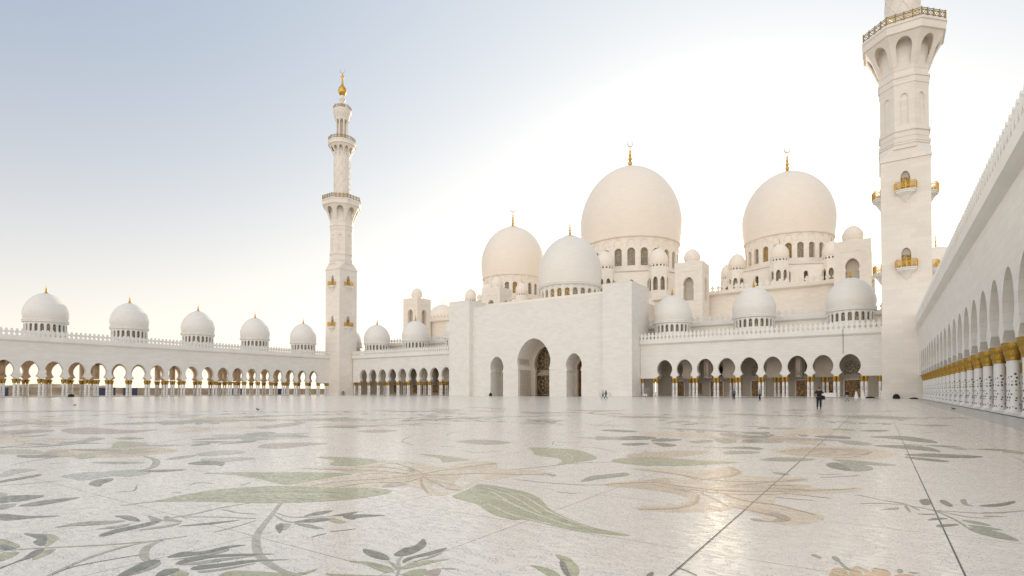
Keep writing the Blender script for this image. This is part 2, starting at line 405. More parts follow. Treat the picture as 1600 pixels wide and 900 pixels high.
# right (side) arcade ------------------------------------------------
RA0 = 42.11
right = thing('arcade', 'tall white arcade close on the right with a long row of gilded palm capitals', 'arcade', (XR+6, 70, 0))
T3 = lambda a, d, z: (XR+d, a, z)
ks = [RA0+SS*k for k in range(-5, 18)]
yr0, yr1 = RA0-SS*6.0, YF-5.65
m = MB(); arcade_wall(m, T3, ks, SS, yr0, yr1, 4.34, 14.0, P_SIDE, 1.05); part('front_wall', m, WALL, right)
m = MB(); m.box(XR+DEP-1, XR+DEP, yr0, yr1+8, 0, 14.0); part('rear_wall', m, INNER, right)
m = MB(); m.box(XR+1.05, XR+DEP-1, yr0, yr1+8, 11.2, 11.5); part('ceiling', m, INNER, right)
m = MB(); m.box(XR+.9, XR+DEP, yr0, yr1+8, 13.6, 13.95); part('roof', m, TRIM, right)
m = MB(); cornice(m, T3, yr0, yr1); part('cornice', m, TRIM, right)
merlons(right, (XR-.22, yr1), (XR-.22, yr0), 14.27, most=99)
for k in range(-5, 18):
    yy = RA0+SS*(k+.5)
    if yy > yr1-.5: continue
    for dd in (-.37, .37): add_column(right, XR+.52, yy+dd, (3.3, 4.34))
    for dd in (0,): add_column(right, XR+6.2, yy+dd, (3.3, 4.34))
m = MB(); m.box(XR-.08, XR+DEP-1, yr0, yr1, .06, .10); part('paving', m, TRIM, right)

# front arcades (two wings of the prayer hall side) ------------------
def wing(label, starts, a0, a1, vis_domes):
    w = thing('arcade', label, 'arcade', ((a0+a1)/2, YF+6, 0))
    T = lambda a, d, z: (a, YF+d, z)
    m = MB(); arcade_wall(m, T, starts, SF, a0, a1, 4.6, 14.0, P_FRONT, 1.0); part('front_wall', m, WALL, w)
    m = MB(); cornice(m, T, a0, a1); part('cornice', m, TRIM, w)
    merlons(w, (a0, YF-.22), (a1, YF-.22), 14.27)
    m = MB(); m.box(a0, a1, YF+1, YF+12, 11.4, 11.7); part('ceiling', m, INNER, w)
    m = MB(); m.box(a0, a1, YF+.9, YF+13, 13.6, 13.95); part('roof', m, TRIM, w)
    # inner row of arches on paired columns, then the hall wall
    Ti = lambda a, d, z: (a, YF+5.6+d, z)
    m = MB()
    st = starts[0::2]
    big = arch_profile(4.6, 3.0, 5.4, 2.5, 7.4, 2.9, 10.6)
    for a in [starts[0]+SF*2*k for k in range(5)]:
        arch_panel(m, Ti, a-SF, a+SF, a, 4.6, 11.4, big, .8)
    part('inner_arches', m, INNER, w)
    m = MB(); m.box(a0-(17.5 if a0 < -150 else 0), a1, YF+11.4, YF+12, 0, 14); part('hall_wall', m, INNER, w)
    for k in (2, 6):
        cross_arch(w, lambda a, d, z, k=k: (starts[k]-.5+d, YF+3.3+a, z), 4.6, INNER, foot=4.6)
        cross_arch(w, lambda a, d, z, k=k: (starts[k]-.5+d, YF+8.9+a, z), 5.0, INNER, foot=4.6)
    for i, a in enumerate(starts):
        if i % 2 == 1:
            for dd in (-.4, .4): add_column(w, a+dd, YF+6.0, (3.45, 4.6))
        d = MB()
        if i % 2 == 0:
            pts = [(-1.45, .2), (1.45, .2), (1.45, 3.95), (-1.45, 3.95)]
            d.extrude([(a+p, z) for p, z in pts], 11.2, 11.3, lambda s, dd, z: (s, YF+dd, z))
            g = part('door', d, BRONZE, w)
            l = MB(); l.extrude([(a-1.5, 5.2), (a+1.5, 5.2)]+[(a+1.55*math.cos(PI*j/10), 6.3+2.0*math.sin(PI*j/10)) for j in range(11)], 11.2, 11.3, lambda s, dd, z: (s, YF+dd, z))
            part('lunette', l, DARK if i % 4 else LATT, w)
            fr = MB()
            for s_ in (-1, 1): fr.box(a+s_*1.62-.14, a+s_*1.62+.14, YF+11.05, YF+11.25, .0, 4.2)
            fr.box(a-1.76, a+1.76, YF+11.05, YF+11.25, 4.0, 4.25); part('door_frame', fr, TRIM, g)
        else:
            d.extrude([(a-1.1, .9), (a+1.1, .9), (a+1.1, 3.6), (a-1.1, 3.6)], 11.2, 11.3, lambda s, dd, z: (s, YF+dd, z))
            part('screen', d, BRONZE, w)
    for a in [s-SF/2 for s in starts]+[starts[-1]+SF/2]:
        for dd in (-.37, .37):
            if a0+.3 < a+dd < a1-.3: add_column(w, a+dd, YF+.5, (3.45, 4.6))
    for a in (a0+.45, a1-.45): add_column(w, a, YF+.5, (3.45, 4.6))
    for i in (0, 4, 8): arcade_dome(w, starts[i], YF+6.4, 1.06, .35)
    m = MB(); m.box(a0, a1, YF-.12, YF+11.4, .10, .16); part('paving', m, TRIM, w)
    return w
sR = [-44.07+SF*k for k in range(9)]; sL = [2*CX-s for s in reversed(sR)]
wing('white arcade wing with three domes between the marble portal and the near minaret', sR, -50.24, .57, 3)
wing('distant white arcade wing with gilded column tops between the far minaret and the portal', sL, 2*CX-.57, 2*CX+50.24, 3)

# ------------------------------------------------------------------ portal
portal = thing('portal', 'plain white marble entrance block with one tall keyhole arch between two smaller ones', 'portal', (CX, 129, 0))
YP = 127.3; YM = 128.8
m = MB()
for x0, x1 in ((-108.9,-101.1), (-58.1,-50.3)):
    m = MB(); m.box(x0, x1, YP, 139.2, 0, 28.5); m.box(x0-.05, x1+.05, YP-.05, 139.25, 28.5, 28.62); part('pylon', m, WALL, portal)
pm = arch_profile(0, 5.1, 7.7, 4.98, 10.2, 5.42, 16.1, flare=False, n_up=18, keel=.2)
ps = arch_profile(0, 2.2, 7.1, 1.98, 8.6, 2.36, 11.5, flare=False, n_up=12, keel=.2)
T = lambda a, d, z: (a, YM+d, z)
m = MB()
arch_panel(m, T, CX-8, CX+8, CX, 0, 26.3, pm, 6.5, ends=True)
for s in (-1, 1):
    c = CX+s*12.55
    arch_panel(m, T, c-4.55, c+4.55, c, 0, 26.3, ps, 5.0, ends=True)
    x0, x1 = sorted((CX+s*17.1, CX+s*21.5)); m.box(x0, x1, YM, 134.5, 0, 26.3)
part('gate_wall', m, WALL, portal)
for x0, x1, y in ((-108.9,-101.1,YP), (-58.1,-50.3,YP)):
    m = MB(); m.box(x0-.06, x1+.06, y-.06, y+.0, .14, 1.35)
    if x1 > -60: m.box(x1, x1+.06, y, 132.9, .14, 1.35)
    part('plinth_course', m, TRIM, portal)
m = MB(); m.box(-101.1, -58.1, YM-.02, YM+1, 26.3, 26.45)
part('coping', m, TRIM, portal)
for a, b in ((-86.5,-84.72), (-74.48,-72.7)):
    m = MB(); m.box(a, b, YM-.16, YM, 7.35, 7.7); part('ledge', m, TRIM, portal)
m = MB()                                       # carved stone lining of the deep left reveal
for zz in [.15+.62*i for i in range(12)]:
    for k in range(7):
        if zz < 6.8: m.box(CX-5.12, CX-5.03 if (k+int(zz/.62)) % 2 else CX-5.0, YM+1.0+k*.74, YM+1.70+k*.74, zz, zz+.56)
for yy in (YM+.85, YM+6.2): m.box(CX-5.14, CX-4.95, yy, yy+.12, 0, 7.4)
m.box(CX-5.14, CX-4.9, YM+.85, YM+6.3, 7.1, 7.35)
for zz in [7.55+.62*i for i in range(7)]:
    for k in range(7): m.box(CX-5.6, CX-5.33 if (k+int(zz/.62)) % 2 else CX-5.28, YM+1.0+k*.74, YM+1.70+k*.74, zz, zz+.56)
part('reveal_carving', m, INNER, portal)
Ti = lambda a, d, z: (a, YM+6.5+d, z)
pi_ = arch_profile(0, 3.35, 7.3, 3.25, 9.4, 3.75, 14.2, flare=False, n_up=16, keel=.2)
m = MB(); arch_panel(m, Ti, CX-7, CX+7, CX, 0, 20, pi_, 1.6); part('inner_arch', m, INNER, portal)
gd = thing  # noqa
def rosette(mb, cx, cz, r, yy, n=12, tube=.075):
    for k in range(n):
        a = 2*PI*k/n
        for sgn in (-1, 1):
            pts = []
            for i in range(9):
                t = i/8; rr = r*(.12+.88*t); aa = a+sgn*.30*math.sin(PI*t)
                pts.append((cx+rr*math.sin(aa), yy, cz+rr*math.cos(aa)))
            mb.path(pts, tube, 5)
    for rr in (r*.16, r*.55, r):
        mb.path([(cx+rr*math.sin(2*PI*i/28), yy, cz+rr*math.cos(2*PI*i/28)) for i in range(29)], tube, 5)
m = MB(); m.box(CX-4.2, CX+4.2, YM+7.6, YM+7.7, 0, 15.0); door = part('screen', m, plain('bronze_glass', (.045,.027,.014), rough=.18, noise=.3), portal, label='dark bronze glass screen with golden petal tracery')
m = MB(); rosette(m, CX, 3.4, 3.0, YM+7.52, 10, .055); rosette(m, CX, 10.2, 3.4, YM+7.52, 10, .055)
for xx in (-3.4, 3.4): m.box(CX+xx-.08, CX+xx+.08, YM+7.45, YM+7.58, 0, 13)
for zz in (.3, 5.9, 7.4): m.box(CX-3.4, CX+3.4, YM+7.45, YM+7.58, zz, zz+.12)
part('tracery', m, GOLDT, door)
m = MB(); m.extrude([(CX-3.2, 6.0), (CX+3.2, 6.0), (CX+3.2, 6.4)]+[(CX+3.2*math.cos(PI*i/12), 6.4+1.0*math.sin(PI*i/12)) for i in range(13)], 7.35, 7.44, T); part('panel', m, LATT, door)
for s in (-1, 1):
    c = CX+s*12.55
    m = MB(); arch_panel(m, lambda a, d, z: (a, YM+5.0+d, z), c-3.6, c+3.6, c, 0, 14, arch_profile(0, 1.5, 6.6, 1.35, 7.8, 1.65, 10, flare=False, n_up=10), 1.0)
    part('inner_arch', m, INNER, portal)
    m = MB(); m.box(c-2.6, c+2.6, YM+7.0, YM+7.1, 0, 10.5); part('screen', m, BRONZE, portal)

# ------------------------------------------------------------------ prayer hall
hall = thing('prayer_hall', 'great white prayer hall with three giant bulbous domes and a smaller one above the portal', 'mosque', (CX, 190, 0))
m = MB(); m.box(-166, 6.5, 147, 166, 12.5, 19.4); part('lower_terrace', m, UPPER, hall)
m = MB(); cornice(m, lambda a, d, z: (a, 147+d, z), -166, 6.5, 18.7, .5); part('cornice', m, TRIM, hall)
merlons(hall, (-160, 147.2), (-103, 147.2), 19.62, gap=1.5, mesh=merlon_mesh(1.25, 1.7))
ML2 = merlon_mesh(1.25, 1.7)
merlons(hall, (-57, 147.2), (3, 147.2), 19.62, gap=1.5, mesh=ML2)
m = MB(); m.box(-158.5, -.7, 165, 245, 10, 30.4); part('upper_terrace', m, UPPER, hall)
m = MB(); m.box(-101.2, -58, 139.0, 165, 0, 28.2); m.box(-101.2, -92.5, 134.5, 139, 16, 28.2); m.box(-66.7, -58, 134.5, 139, 16, 28.2); m.box(-92.5, -66.7, 134.5, 139, 21, 28.2)
part('link_block', m, UPPER, hall)
for a, b in ((-158.5, -101.2), (-58, -.7)):
    m = MB(); cornice(m, lambda a_, d, z: (a_, 165+d, z), a, b, 29.6, 1.3); part('upper_cornice', m, UPPER, hall)
UM = merlon_mesh(1.3, 1.8); UM.materials[0] = UPPER
merlons(hall, (-54, 164.6), (-2, 164.6), 30.5, gap=1.6, mesh=UM)
merlons(hall, (-156, 164.6), (-104, 164.6), 30.5, gap=1.6, mesh=UM)
for yy in (139, 142.5, 157):                   # slit windows in the side of the link block
    m = MB(); m.extrude([(yy-.5, 21.5), (yy+.5, 21.5), (yy+.5, 24.6), (yy+.3, 25.1), (yy, 25.3), (yy-.3, 25.1), (yy-.5, 24.6)], 0, .06, lambda a, d, z: (-58+.003+d, a, z)); part('window', m, LATT, hall)

def great_dome(x, y, Rm, zt, zc, zl, n, zd0, win, blind, rt, zr, label, cres, base_z=30.4, gold_at=(), fin=8.0):
    """dome > drum, cornice, finial; a ring terrace of eight turrets with small domes at its foot"""
    rb = Rm*.955
    b = MB(); b.lathe(dome_prof(Rm, zl, rb, zc, zt, tip=.07), 96); d = part('dome', b, UDOME, hall, (x, y, 0), 35, label=label)
    cap = MB(); cap.lathe([(Rm*.21, zt-.55), (Rm*.205, zt-.25), (Rm*.08, zt+.35), (.5, zt+.6)], 40, close_bot=False); part('cap', cap, plain('cap_gold', (.66,.50,.26), rough=.45, metal=.6), d, (x, y, 0), 40)
    finial(d, x, y, zt+.3, fin, Rm*.095, cres)
    zw0, zw1, ww = win
    drum(hall, x, y, Rm*.935, n, zd0, zl-.5, zw0, zw1, ww, UPPER, LATT, t=1.1, arcs=blind, lip=[(Rm*.93, zl-.7), (Rm*.965, zl-.45), (Rm*.97, zl-.1), (Rm*.95, zl+.05), (Rm*.955, zl+.3)], gold_at=gold_at)
    if rt:
        m = MB(); hh = zr-base_z
        for k in range(8):
            T = ring_T(0, 0, rt, k, 8, -PI/8*0+0)
            sd = rt*math.sin(PI/8)
            for i in range(3):
                a0 = -sd+2*sd*i/3; a1 = -sd+2*sd*(i+1)/3; ww2 = sd*.085
                arch_panel(m, T, a0, a1, (a0+a1)/2, base_z, zr-.3, simple_arch(base_z+hh*.42, ww2, base_z+hh*.68, base_z+hh*.76, 5), .8)
        m.lathe([(rt*1.012, zr-.3), (rt*1.02, zr-.1), (rt*1.012, zr+.1), (rt*.96, zr+.15), (Rm*.93, zd0+1.2)], 8, close_bot=False, close_top=False)
        part('ring_terrace', m, UPPER, hall, (x, y, 0))
        m = MB(); m.lathe([(rt-1.8, base_z+1), (rt-1.8, zr-.5)], 8, close_bot=False, close_top=False); part('terrace_windows', m, LATT, hall, (x, y, 0))
        tr = rt*.128; tz = zr
        for k in range(8):
            a = 2*PI*k/8; tx, ty = x+(rt-.6)*math.cos(a), y+(rt-.6)*math.sin(a)
            t = MB(); n8 = 8
            for j in range(8):
                Tt = ring_T(0, 0, tr*1.12, j, 8, PI/8); sd = tr*1.12*math.sin(PI/8)
                arch_panel(t, Tt, -sd, sd, 0, base_z, zr+.3, simple_arch(base_z+hh*.42, sd*.62, base_z+hh*.66, base_z+hh*.78, 5), .45)
            for j in range(16):
                Tt = ring_T(0, 0, tr*1.04, j, 16); sd = tr*1.04*math.sin(PI/16)
                arch_panel(t, Tt, -sd, sd, 0, zr+.3, zr+1.7, simple_arch(zr+.75, sd*.5, zr+1.05, zr+1.35, 4), .25)
            t.lathe([(tr*1.04, zr+1.65), (tr*1.1, zr+1.75), (tr*1.1, zr+1.95), (tr*1.0, zr+2.0)], 32, close_bot=False, close_top=False)
            o = part('turret', t, UPPER, hall, (tx, ty, 0))
            l = MB(); l.lathe([(tr*.75, base_z+1), (tr*.75, zr+1.6)], 12, close_bot=False, close_top=False); part('window_lattice', l, LATT, o, (tx, ty, 0))
            sdm = MB(); sdm.lathe(dome_prof(tr*1.04, zr+1.98, tr*.97, zr+1.98+tr*.5, zr+1.98+tr*1.72, tip=.16, n=12), 32); part('small_dome', sdm, UDOME, o, (tx, ty, 0), 35)
            finial(o, tx, ty, zr+1.9+tr*1.72, 1.7, .32)
    return d
great_dome(CX, 200.4, 19.2, 88, 66.5, 57, 24, 44, (46.2, 52.6, 2.7), (53.3, 55.7, 1.55), 24.3, 43.3, 'largest of the marble domes', 1.15, gold_at=(14, 15, 21, 22), fin=8.3)
great_dome(CX+54.9, 200.4, 14.05, 73.8, 58.2, 51, 24, 40.6, (42.6, 47.5, 1.9), (47.9, 50.0, 1.15), 19.4, 39.8, 'great dome on the right wing of the hall', .95, gold_at=(16, 17, 18), fin=6.6)
great_dome(CX-54.9, 200.4, 14.05, 74.2, 58.2, 51, 24, 40.6, (42.6, 47.5, 1.9), (47.9, 50.0, 1.15), 19.4, 39.8, 'great dome on the left wing of the hall', .95, gold_at=(20, 21), fin=6.6)
# front dome over the portal
b = MB(); b.lathe(dome_prof(9.75, 33.9, 9.35, 38.6, 49.6, tip=.09), 72); d = part('dome', b, marble('portal_dome_marble', (.85,.81,.745), vmode=9.0, block=(1.3,.55), joint=.06, var=.03, rough=.34), hall, (CX, 150.5, 0), 35, label='smooth white dome rising straight behind the portal')
cap = MB(); cap.lathe([(2.2, 49.15), (2.15, 49.4), (.9, 49.9), (.3, 50.1)], 32, close_bot=False); part('cap', cap, GOLD, d, (CX, 150.5, 0), 40)
finial(d, CX, 150.5, 49.7, 4.6, .85)
drum(hall, CX, 150.5, 9.2, 24, 27.9, 33.2, 29.3, 32.1, 1.45, TRIM, LATT, t=.6, arcs=(31.0, 32.75, .95), lip=[(9.2,33.0),(9.75,33.15),(9.85,33.35),(9.7,33.45),(9.8,33.6),(9.95,33.75),(9.8,33.95),(9.4,34.0)], gold_at=(17, 18, 19))
# side domes far behind each wing
for s in (-1, 1):
    x = CX+s*93.4; y = 197.6
    b = MB(); b.lathe(dome_prof(7.6, 35.8, 7.3, 36.6, 42.8, tip=.2), 48, mod=lambda a, z: 1+.012*abs(math.sin(12*a))); d = part('dome', b, UDOME, hall, (x, y, 0), 30, label='low ribbed dome on a plain round tower')
    finial(d, x, y, 42.5, 4.2, .6)
    t = MB(); t.lathe([(7.3, 12), (7.3, 34.2), (7.7, 34.3), (7.7, 35.6), (7.35, 35.8)], 48, close_bot=False, close_top=False); part('round_tower', t, UPPER, hall, (x, y, 0), 30)
# pavilion towers
def pavilion(cx, cy, s=7.75, top=38.3):
    m = MB(); h = s/2
    pr = arch_profile(27.2, 1.45, 31.0, 1.25, 32.0, 1.5, 33.9, flare=False, n_mid=5, n_up=8)
    fr = []
    for k in range(4):
        T = ring_T(0, 0, s/math.sqrt(2), k, 4, PI/4)
        arch_panel(m, T, -h, h, 0, 12, top, pr, 1.3)
        fr.append(T)
    m.box(-h+.3, h-.3, -h+.3, h-.3, top-.3, top-.01)
    o = part('pavilion_tower', m, UPPER, hall, (cx, cy, 0))
    f = MB()
    for T in fr:
        for a, b, z0, z1 in ((-2.45,-2.3,25.5,35.6), (2.3,2.45,25.5,35.6), (-2.45,2.45,35.6,35.75)): f.box(a, b, -.09, .0, z0, z1, T)
    part('frame', f, UPPER, o, (cx, cy, 0))
    i = MB(); i.box(-h+1.5, h-1.5, -h+1.5, h-1.5, 26, 36); part('inner_wall', i, INNER, o, (cx, cy, 0))
    b = MB(); b.lathe([(1.95, top-.05), (2.0, top+.9), (2.2, top+.95), (2.2, top+1.1)], 32, close_bot=False, close_top=False); b.lathe(dome_prof(2.35, top+1.1, 2.2, top+2.1, top+4.5, tip=.2, n=12), 32, close_bot=False)
    part('small_dome', b, UDOME, o, (cx, cy, 0), 35); finial(o, cx, cy, top+4.4, 1.2, .2)
for off in (74.4, 34.8):
    for s in (-1, 1): pavilion(CX+s*off, 160.2)

# ------------------------------------------------------------------ minarets
def rail_bays(mb, P, Q, z, h, bays, r=.05):
    P = Vector(P); Q = Vector(Q); d = (Q-P)/bays
    for k in range(bays+1):
        p = P+d*k; mb.bar((p.x, p.y, z), (p.x, p.y, z+h*1.12), r*1.7, 6)
    for zz in (z+.06, z+h*.22, z+h*.82, z+h): mb.bar((P.x, P.y, zz), (Q.x, Q.y, zz), r, 5)
    for k in range(bays):
        c = P+d*(k+.5); u = d.normalized(); w = d.length*.36
        pts = [(c.x+u.x*w*math.cos(a), c.y+u.y*w*math.cos(a), z+h*.52+h*.27*math.sin(a)) for a in [2*PI*i/10 for i in range(11)]]
        mb.path(pts, r*.7, 4)
        for s in (-1, 1): mb.bar((c.x-u.x*w, c.y-u.y*w, z+h*.52-s*h*.27), (c.x+u.x*w, c.y+u.y*w, z+h*.52+s*h*.27), r*.7, 4)
def minaret(ax, ay, label):
    t = thing('minaret', label, 'minaret', (ax, ay, 0))
    def P(name, mb, mat, smooth=None): return part(name, mb, mat, t, (ax, ay, 0), smooth)
    s = 7.8; h = s/2; c8 = 1/math.cos(PI/8)
    m = MB(); m.box(-h-.35, h+.35, -h-.35, h+.35, 0, 1.5); m.box(-h-.12, h+.12, -h-.12, h+.12, 1.5, 14.0)
    T8 = [ring_T(0, 0, s/math.sqrt(2), k, 4, PI/4) for k in range(4)]
    na = simple_arch(40.0, .75, 42.2, 43.4, 7); nb = simple_arch(25.2, .75, 27.6, 28.7, 7)
    for T in T8:
        arch_panel(m, T, -h, h, 0, 14.0, 34.0, nb, .9); arch_panel(m, T, -h, h, 0, 34.0, 45.6, na, .9)
    sq = P('square_shaft', m, TOWER)
    m = MB(); m.box(-h+.5, h-.5, -h+.5, h-.5, 14, 45); part('niche_lining', m, INNER, sq, (ax, ay, 0))
    m = MB()
    # square to octagon
    ro = 3.85*c8; o8 = [(ro*math.cos(PI/8+PI/4*k), ro*math.sin(PI/8+PI/4*k)) for k in range(8)]
    hh = h+.15
    sq8 = [(hh, min(hh, max(-hh, 1.5))), (1.5, hh), (-1.5, hh), (-hh, 1.5), (-hh, -1.5), (-1.5, -hh), (1.5, -hh), (hh, -1.5)]
    sqc = [(hh, hh), (-hh, hh), (-hh, -hh), (hh, -hh)]
    vs = [(x, y, 45.6) for x, y in sqc]+[(x, y, 45.85) for x, y in sqc]+[(x, y, 48.6) for x, y in o8]
    fs = [(3,2,1,0), (0,1,5,4), (1,2,6,5), (2,3,7,6), (3,0,4,7)]
    for k in range(4):
        i0 = 8+(2*k) % 8; i1 = 8+(2*k+1) % 8
        fs.append((4+k, i1, i0)); fs.append((4+k, 4+(k+1) % 4, 8+(2*k+2) % 8, i1))
    fs.append(tuple(range(8, 16))); m.add(vs, fs)
    P('shoulder', m, TOWER)
    m = MB()
    blind = simple_arch(52.5, .62, 57.6, 58.35, 6)
    for k in range(8):
        T = ring_T(0, 0, ro, k, 8, PI/8); sd = ro*math.sin(PI/8)
        m.box(-sd, sd, 0, 1, 48.6, 51.9, T); arch_panel(m, T, -sd, sd, 0, 51.9, 60.2, blind, .24, back=False)
    m.lathe([(ro-.24*c8, 52.0), (ro-.24*c8, 60.1)], 8, rot=PI/8, close_bot=False, close_top=False)
    for z0, z1, e in ((47.7, 48.1, .3), (48.6, 49.0, .16), (49.0, 49.5, .26), (51.1, 51.5, .24), (51.5, 51.9, .1), (60.2, 61.4, .12), (61.4, 61.8, .28), (50.0, 50.15, .06)):
        m.lathe([(ro+e, z0), (ro+e, z1)], 8, rot=PI/8)
    m.lathe([(ro, 61.8), (ro, 70.4)], 8, rot=PI/8)
    P('octagonal_shaft', m, TOWER)
    # lower gallery: slanted arches carried out to the slab
    m = MB(); rg = 6.55*c8
    pr = simple_arch(63.5, .95, 66.7, 68.3, 8, keel=.15)
    for k in range(8):
        T0 = ring_T(0, 0, 1.0, k, 8, PI/8)
        def T(a, d, z, T0=T0):
            f = max(0, min(1, (z-62.9)/(68.8-62.9))); rr = ro+.05+(rg-.45-ro)*f**1.45
            sc_ = rr/(ro+.0); sdn = a*sc_
            x, y, _ = T0(0, 0, 0); n_ = Vector((x, y)).normalized(); u = Vector((-n_.y, n_.x)); ap = rr*math.cos(PI/8)-d
            v = n_*ap+u*sdn; return (v.x, v.y, z)
        sd = ro*math.sin(PI/8)
        arch_panel(m, T, -sd, sd, 0, 62.9, 68.8, pr, .25)
    m.lathe([(rg-.4, 68.8), (rg-.05, 68.95), (rg-.05, 70.3), (rg+.12, 70.4), (rg+.12, 70.8)], 8, rot=PI/8)
    P('gallery', m, TOWER)
    m = MB(); q = [(rg*math.cos(PI/8+PI/4*k)*.985, rg*math.sin(PI/8+PI/4*k)*.985) for k in range(9)]
    for k in range(8): rail_bays(m, (*q[k], 0), (*q[k+1], 0), 70.8, 1.55, 4, .07)
    P('railing', m, RAIL)
    # round shaft with raised spirals
    m = MB(); rr = 2.85; m.lathe([(rr, 70.7), (rr, 87.8)], 40)
    for k in range(8):
        for sg in (-1, 1):
            pts = [((rr+.02)*math.cos(2*PI*k/8+sg*i*.19), (rr+.02)*math.sin(2*PI*k/8+sg*i*.19), 73.0+i*.95) for i in range(15)]
            m.path(pts, .09, 4)
    m.lathe([(rr+.1, 72.0), (rr+.14, 72.4), (rr+.1, 72.6)], 40, close_bot=False, close_top=False)
    P('round_shaft', m, TOWER, 40)
    m = MB()
    pr2 = simple_arch(87.9, .52, 89.9, 91.0, 7)
    for k in range(12):
        T0 = ring_T(0, 0, 1.0, k, 12, 0)
        def T(a, d, z, T0=T0):
            f = max(0, min(1, (z-87.3)/4.3)); r_ = rr+.03+(4.65-rr)*f**1.4
            x, y, _ = T0(0, 0, 0); n_ = Vector((x, y)).normalized(); u = Vector((-n_.y, n_.x))
            v = n_*(r_*math.cos(PI/12)-d)+u*(a*r_/rr); return (v.x, v.y, z)
        sd = rr*math.sin(PI/12); arch_panel(m, T, -sd, sd, 0, 87.3, 91.6, pr2, .2)
    m.lathe([(2.85, 87.4), (2.85, 91.7)], 24, close_bot=False, close_top=False)
    m.lathe([(4.6, 91.6), (4.9, 91.7), (4.9, 92.8), (5.0, 92.9), (5.0, 93.2)], 36)
    P('upper_gallery', m, TOWER, 35)
    m = MB()
    for k in range(12):
        a, b = 2*PI*k/12, 2*PI*(k+1)/12; rail_bays(m, (4.85*math.cos(a), 4.85*math.sin(a), 0), (4.85*math.cos(b), 4.85*math.sin(b), 0), 93.2, 1.3, 2, .055)
    P('railing', m, RAIL)
    m = MB(); m.lathe([(1.35, 93.1), (1.35, 101.6)], 20)
    P('lantern_core', m, INNER, 40)
    for k in range(8):
        a = 2*PI*(k+.5)/8; c = MB(); c.lathe([(.36, 93.2), (.36, 93.6), (.27, 93.7), (.27, 100.6), (.36, 101.0), (.42, 101.4)], 12)
        part('lantern_column', c, TOWER, t, (ax+2.0*math.cos(a), ay+2.0*math.sin(a), 0), 40)
    m = MB(); m.lathe([(2.45, 101.3), (2.5, 101.8), (2.75, 103.2), (3.3, 104.6), (3.35, 105.3)], 16)
    for k in range(8):
        a = 2*PI*k/8; T = ring_T(0, 0, 2.7, k, 8, 0)
        q_ = [(.62*math.cos(PI*i/10), 102.3+1.7*math.sin(PI*i/10)) for i in range(11)]
        for (s0, h0), (s1, h1) in zip(q_, q_[1:]): m.bar(T(s0, -.2-.12*(h0-101.8), h0), T(s1, -.2-.12*(h1-101.8), h1), .09, 4)
    P('crown_gallery', m, TOWER, 35)
    m = MB()
    for k in range(8):
        a, b = 2*PI*k/8, 2*PI*(k+1)/8; rail_bays(m, (3.2*math.cos(a), 3.2*math.sin(a), 0), (3.2*math.cos(b), 3.2*math.sin(b), 0), 105.3, 1.2, 2, .05)
    P('railing', m, RAIL)
    m = MB(); m.lathe([(1.0, 105.2), (.95, 106.8), (1.2, 107.0), (1.35, 107.3), (.8, 107.8), (.75, 108.6), (1.15, 109.2), (1.2, 109.6), (.7, 110.1), (.75, 110.9)], 20)
    P('spire_foot', m, TOWER, 40)
    m = MB(); m.lathe([(.5, 110.8), (.95, 111.1), (1.4, 111.9), (1.52, 112.7), (1.4, 113.5), (.95, 114.2), (.55, 114.7), (.35, 115.5), (.3, 117.3), (.55, 117.8), (.55, 118.2), (.2, 118.8), (.08, 119.6)], 24)
    f = P('finial', m, GOLD, 50)
    c = MB(); pts = []
    for i in range(20):
        a = R(-245+i*310/19); pts.append((.85*math.cos(a), .85*math.sin(a), .16*math.sin(PI*i/19)**.7+.02))
    for (a0, z0, r0), (a1, z1, r1) in zip(pts, pts[1:]): c.bar((a0*CT, a0*ST, 120.4+z0), (a1*CT, a1*ST, 120.4+z1), r0, 6, r1)
    part('crescent', c, SILVER, f, (ax, ay, 0), 40)
    # small bay balconies on the four faces, two levels
    for k in range(4):
        a = PI/2*k
        for zb in (39.6, 24.8):
            b = MB()
            pl = [(-1.75, 0), (-1.55, .95), (0, 1.45), (1.55, .95), (1.75, 0)]
            for (z0, z1, e0, e1) in ((zb-.55, zb-.2, .93, .93), (zb-.2, zb, 1.03, 1.03)):
                vs = [(x*e0, -(y*e0), z0) for x, y in pl]+[(x*e1, -(y*e1), z1) for x, y in pl]
                b.add(vs, [(0,1,2,3,4), (9,8,7,6,5)]+[(i, i+5, (i+1) % 5+5, (i+1) % 5) for i in range(5)])
            vs = [(x*.85, -(y*.85), zb-.55) for x, y in pl]+[(x*.45, -(y*.5), zb-1.1) for x, y in pl]+[(x*.08, -(y*.05), zb-2.3) for x, y in pl]
            b.add(vs, [(14,13,12,11,10)]+[(i+o_, i+1+o_, i+6+o_, i+5+o_) for o_ in (0, 5) for i in range(4)])
            loc = (ax+(h+.0)*math.sin(a), ay-(h+.0)*math.cos(a), 0)
            o = part('balcony', b, TRIM, t, loc); o.rotation_euler.z = a
            r = MB()
            for (x0, y0), (x1, y1) in zip(pl, pl[1:]): rail_bays(r, (x0*.97, -y0*.97, 0), (x1*.97, -y1*.97, 0), zb, 1.45, 1 if abs(x0-x1) < .5 else 2, .055)
            link(bpy.data.objects.new('railing', r.mesh('railing', GOLD)), o, loc)
            g = MB(); g.box(-.7, .7, .35, .42, zb+.05, zb+2.6)
            for xx in (-.68, 0, .68): g.box(xx-.06, xx+.06, .25, .34, zb+.05, zb+2.6)
            link(bpy.data.objects.new('door', g.mesh('door', GLAT)), o, loc)
    return t
minaret(-164.1, 131.0, 'slender pale minaret standing whole with a golden ball on its spire, at the far corner')
minaret(.57+3.9, 127.3+3.9, 'huge near minaret cut off by the picture edge, beside the right arcade')

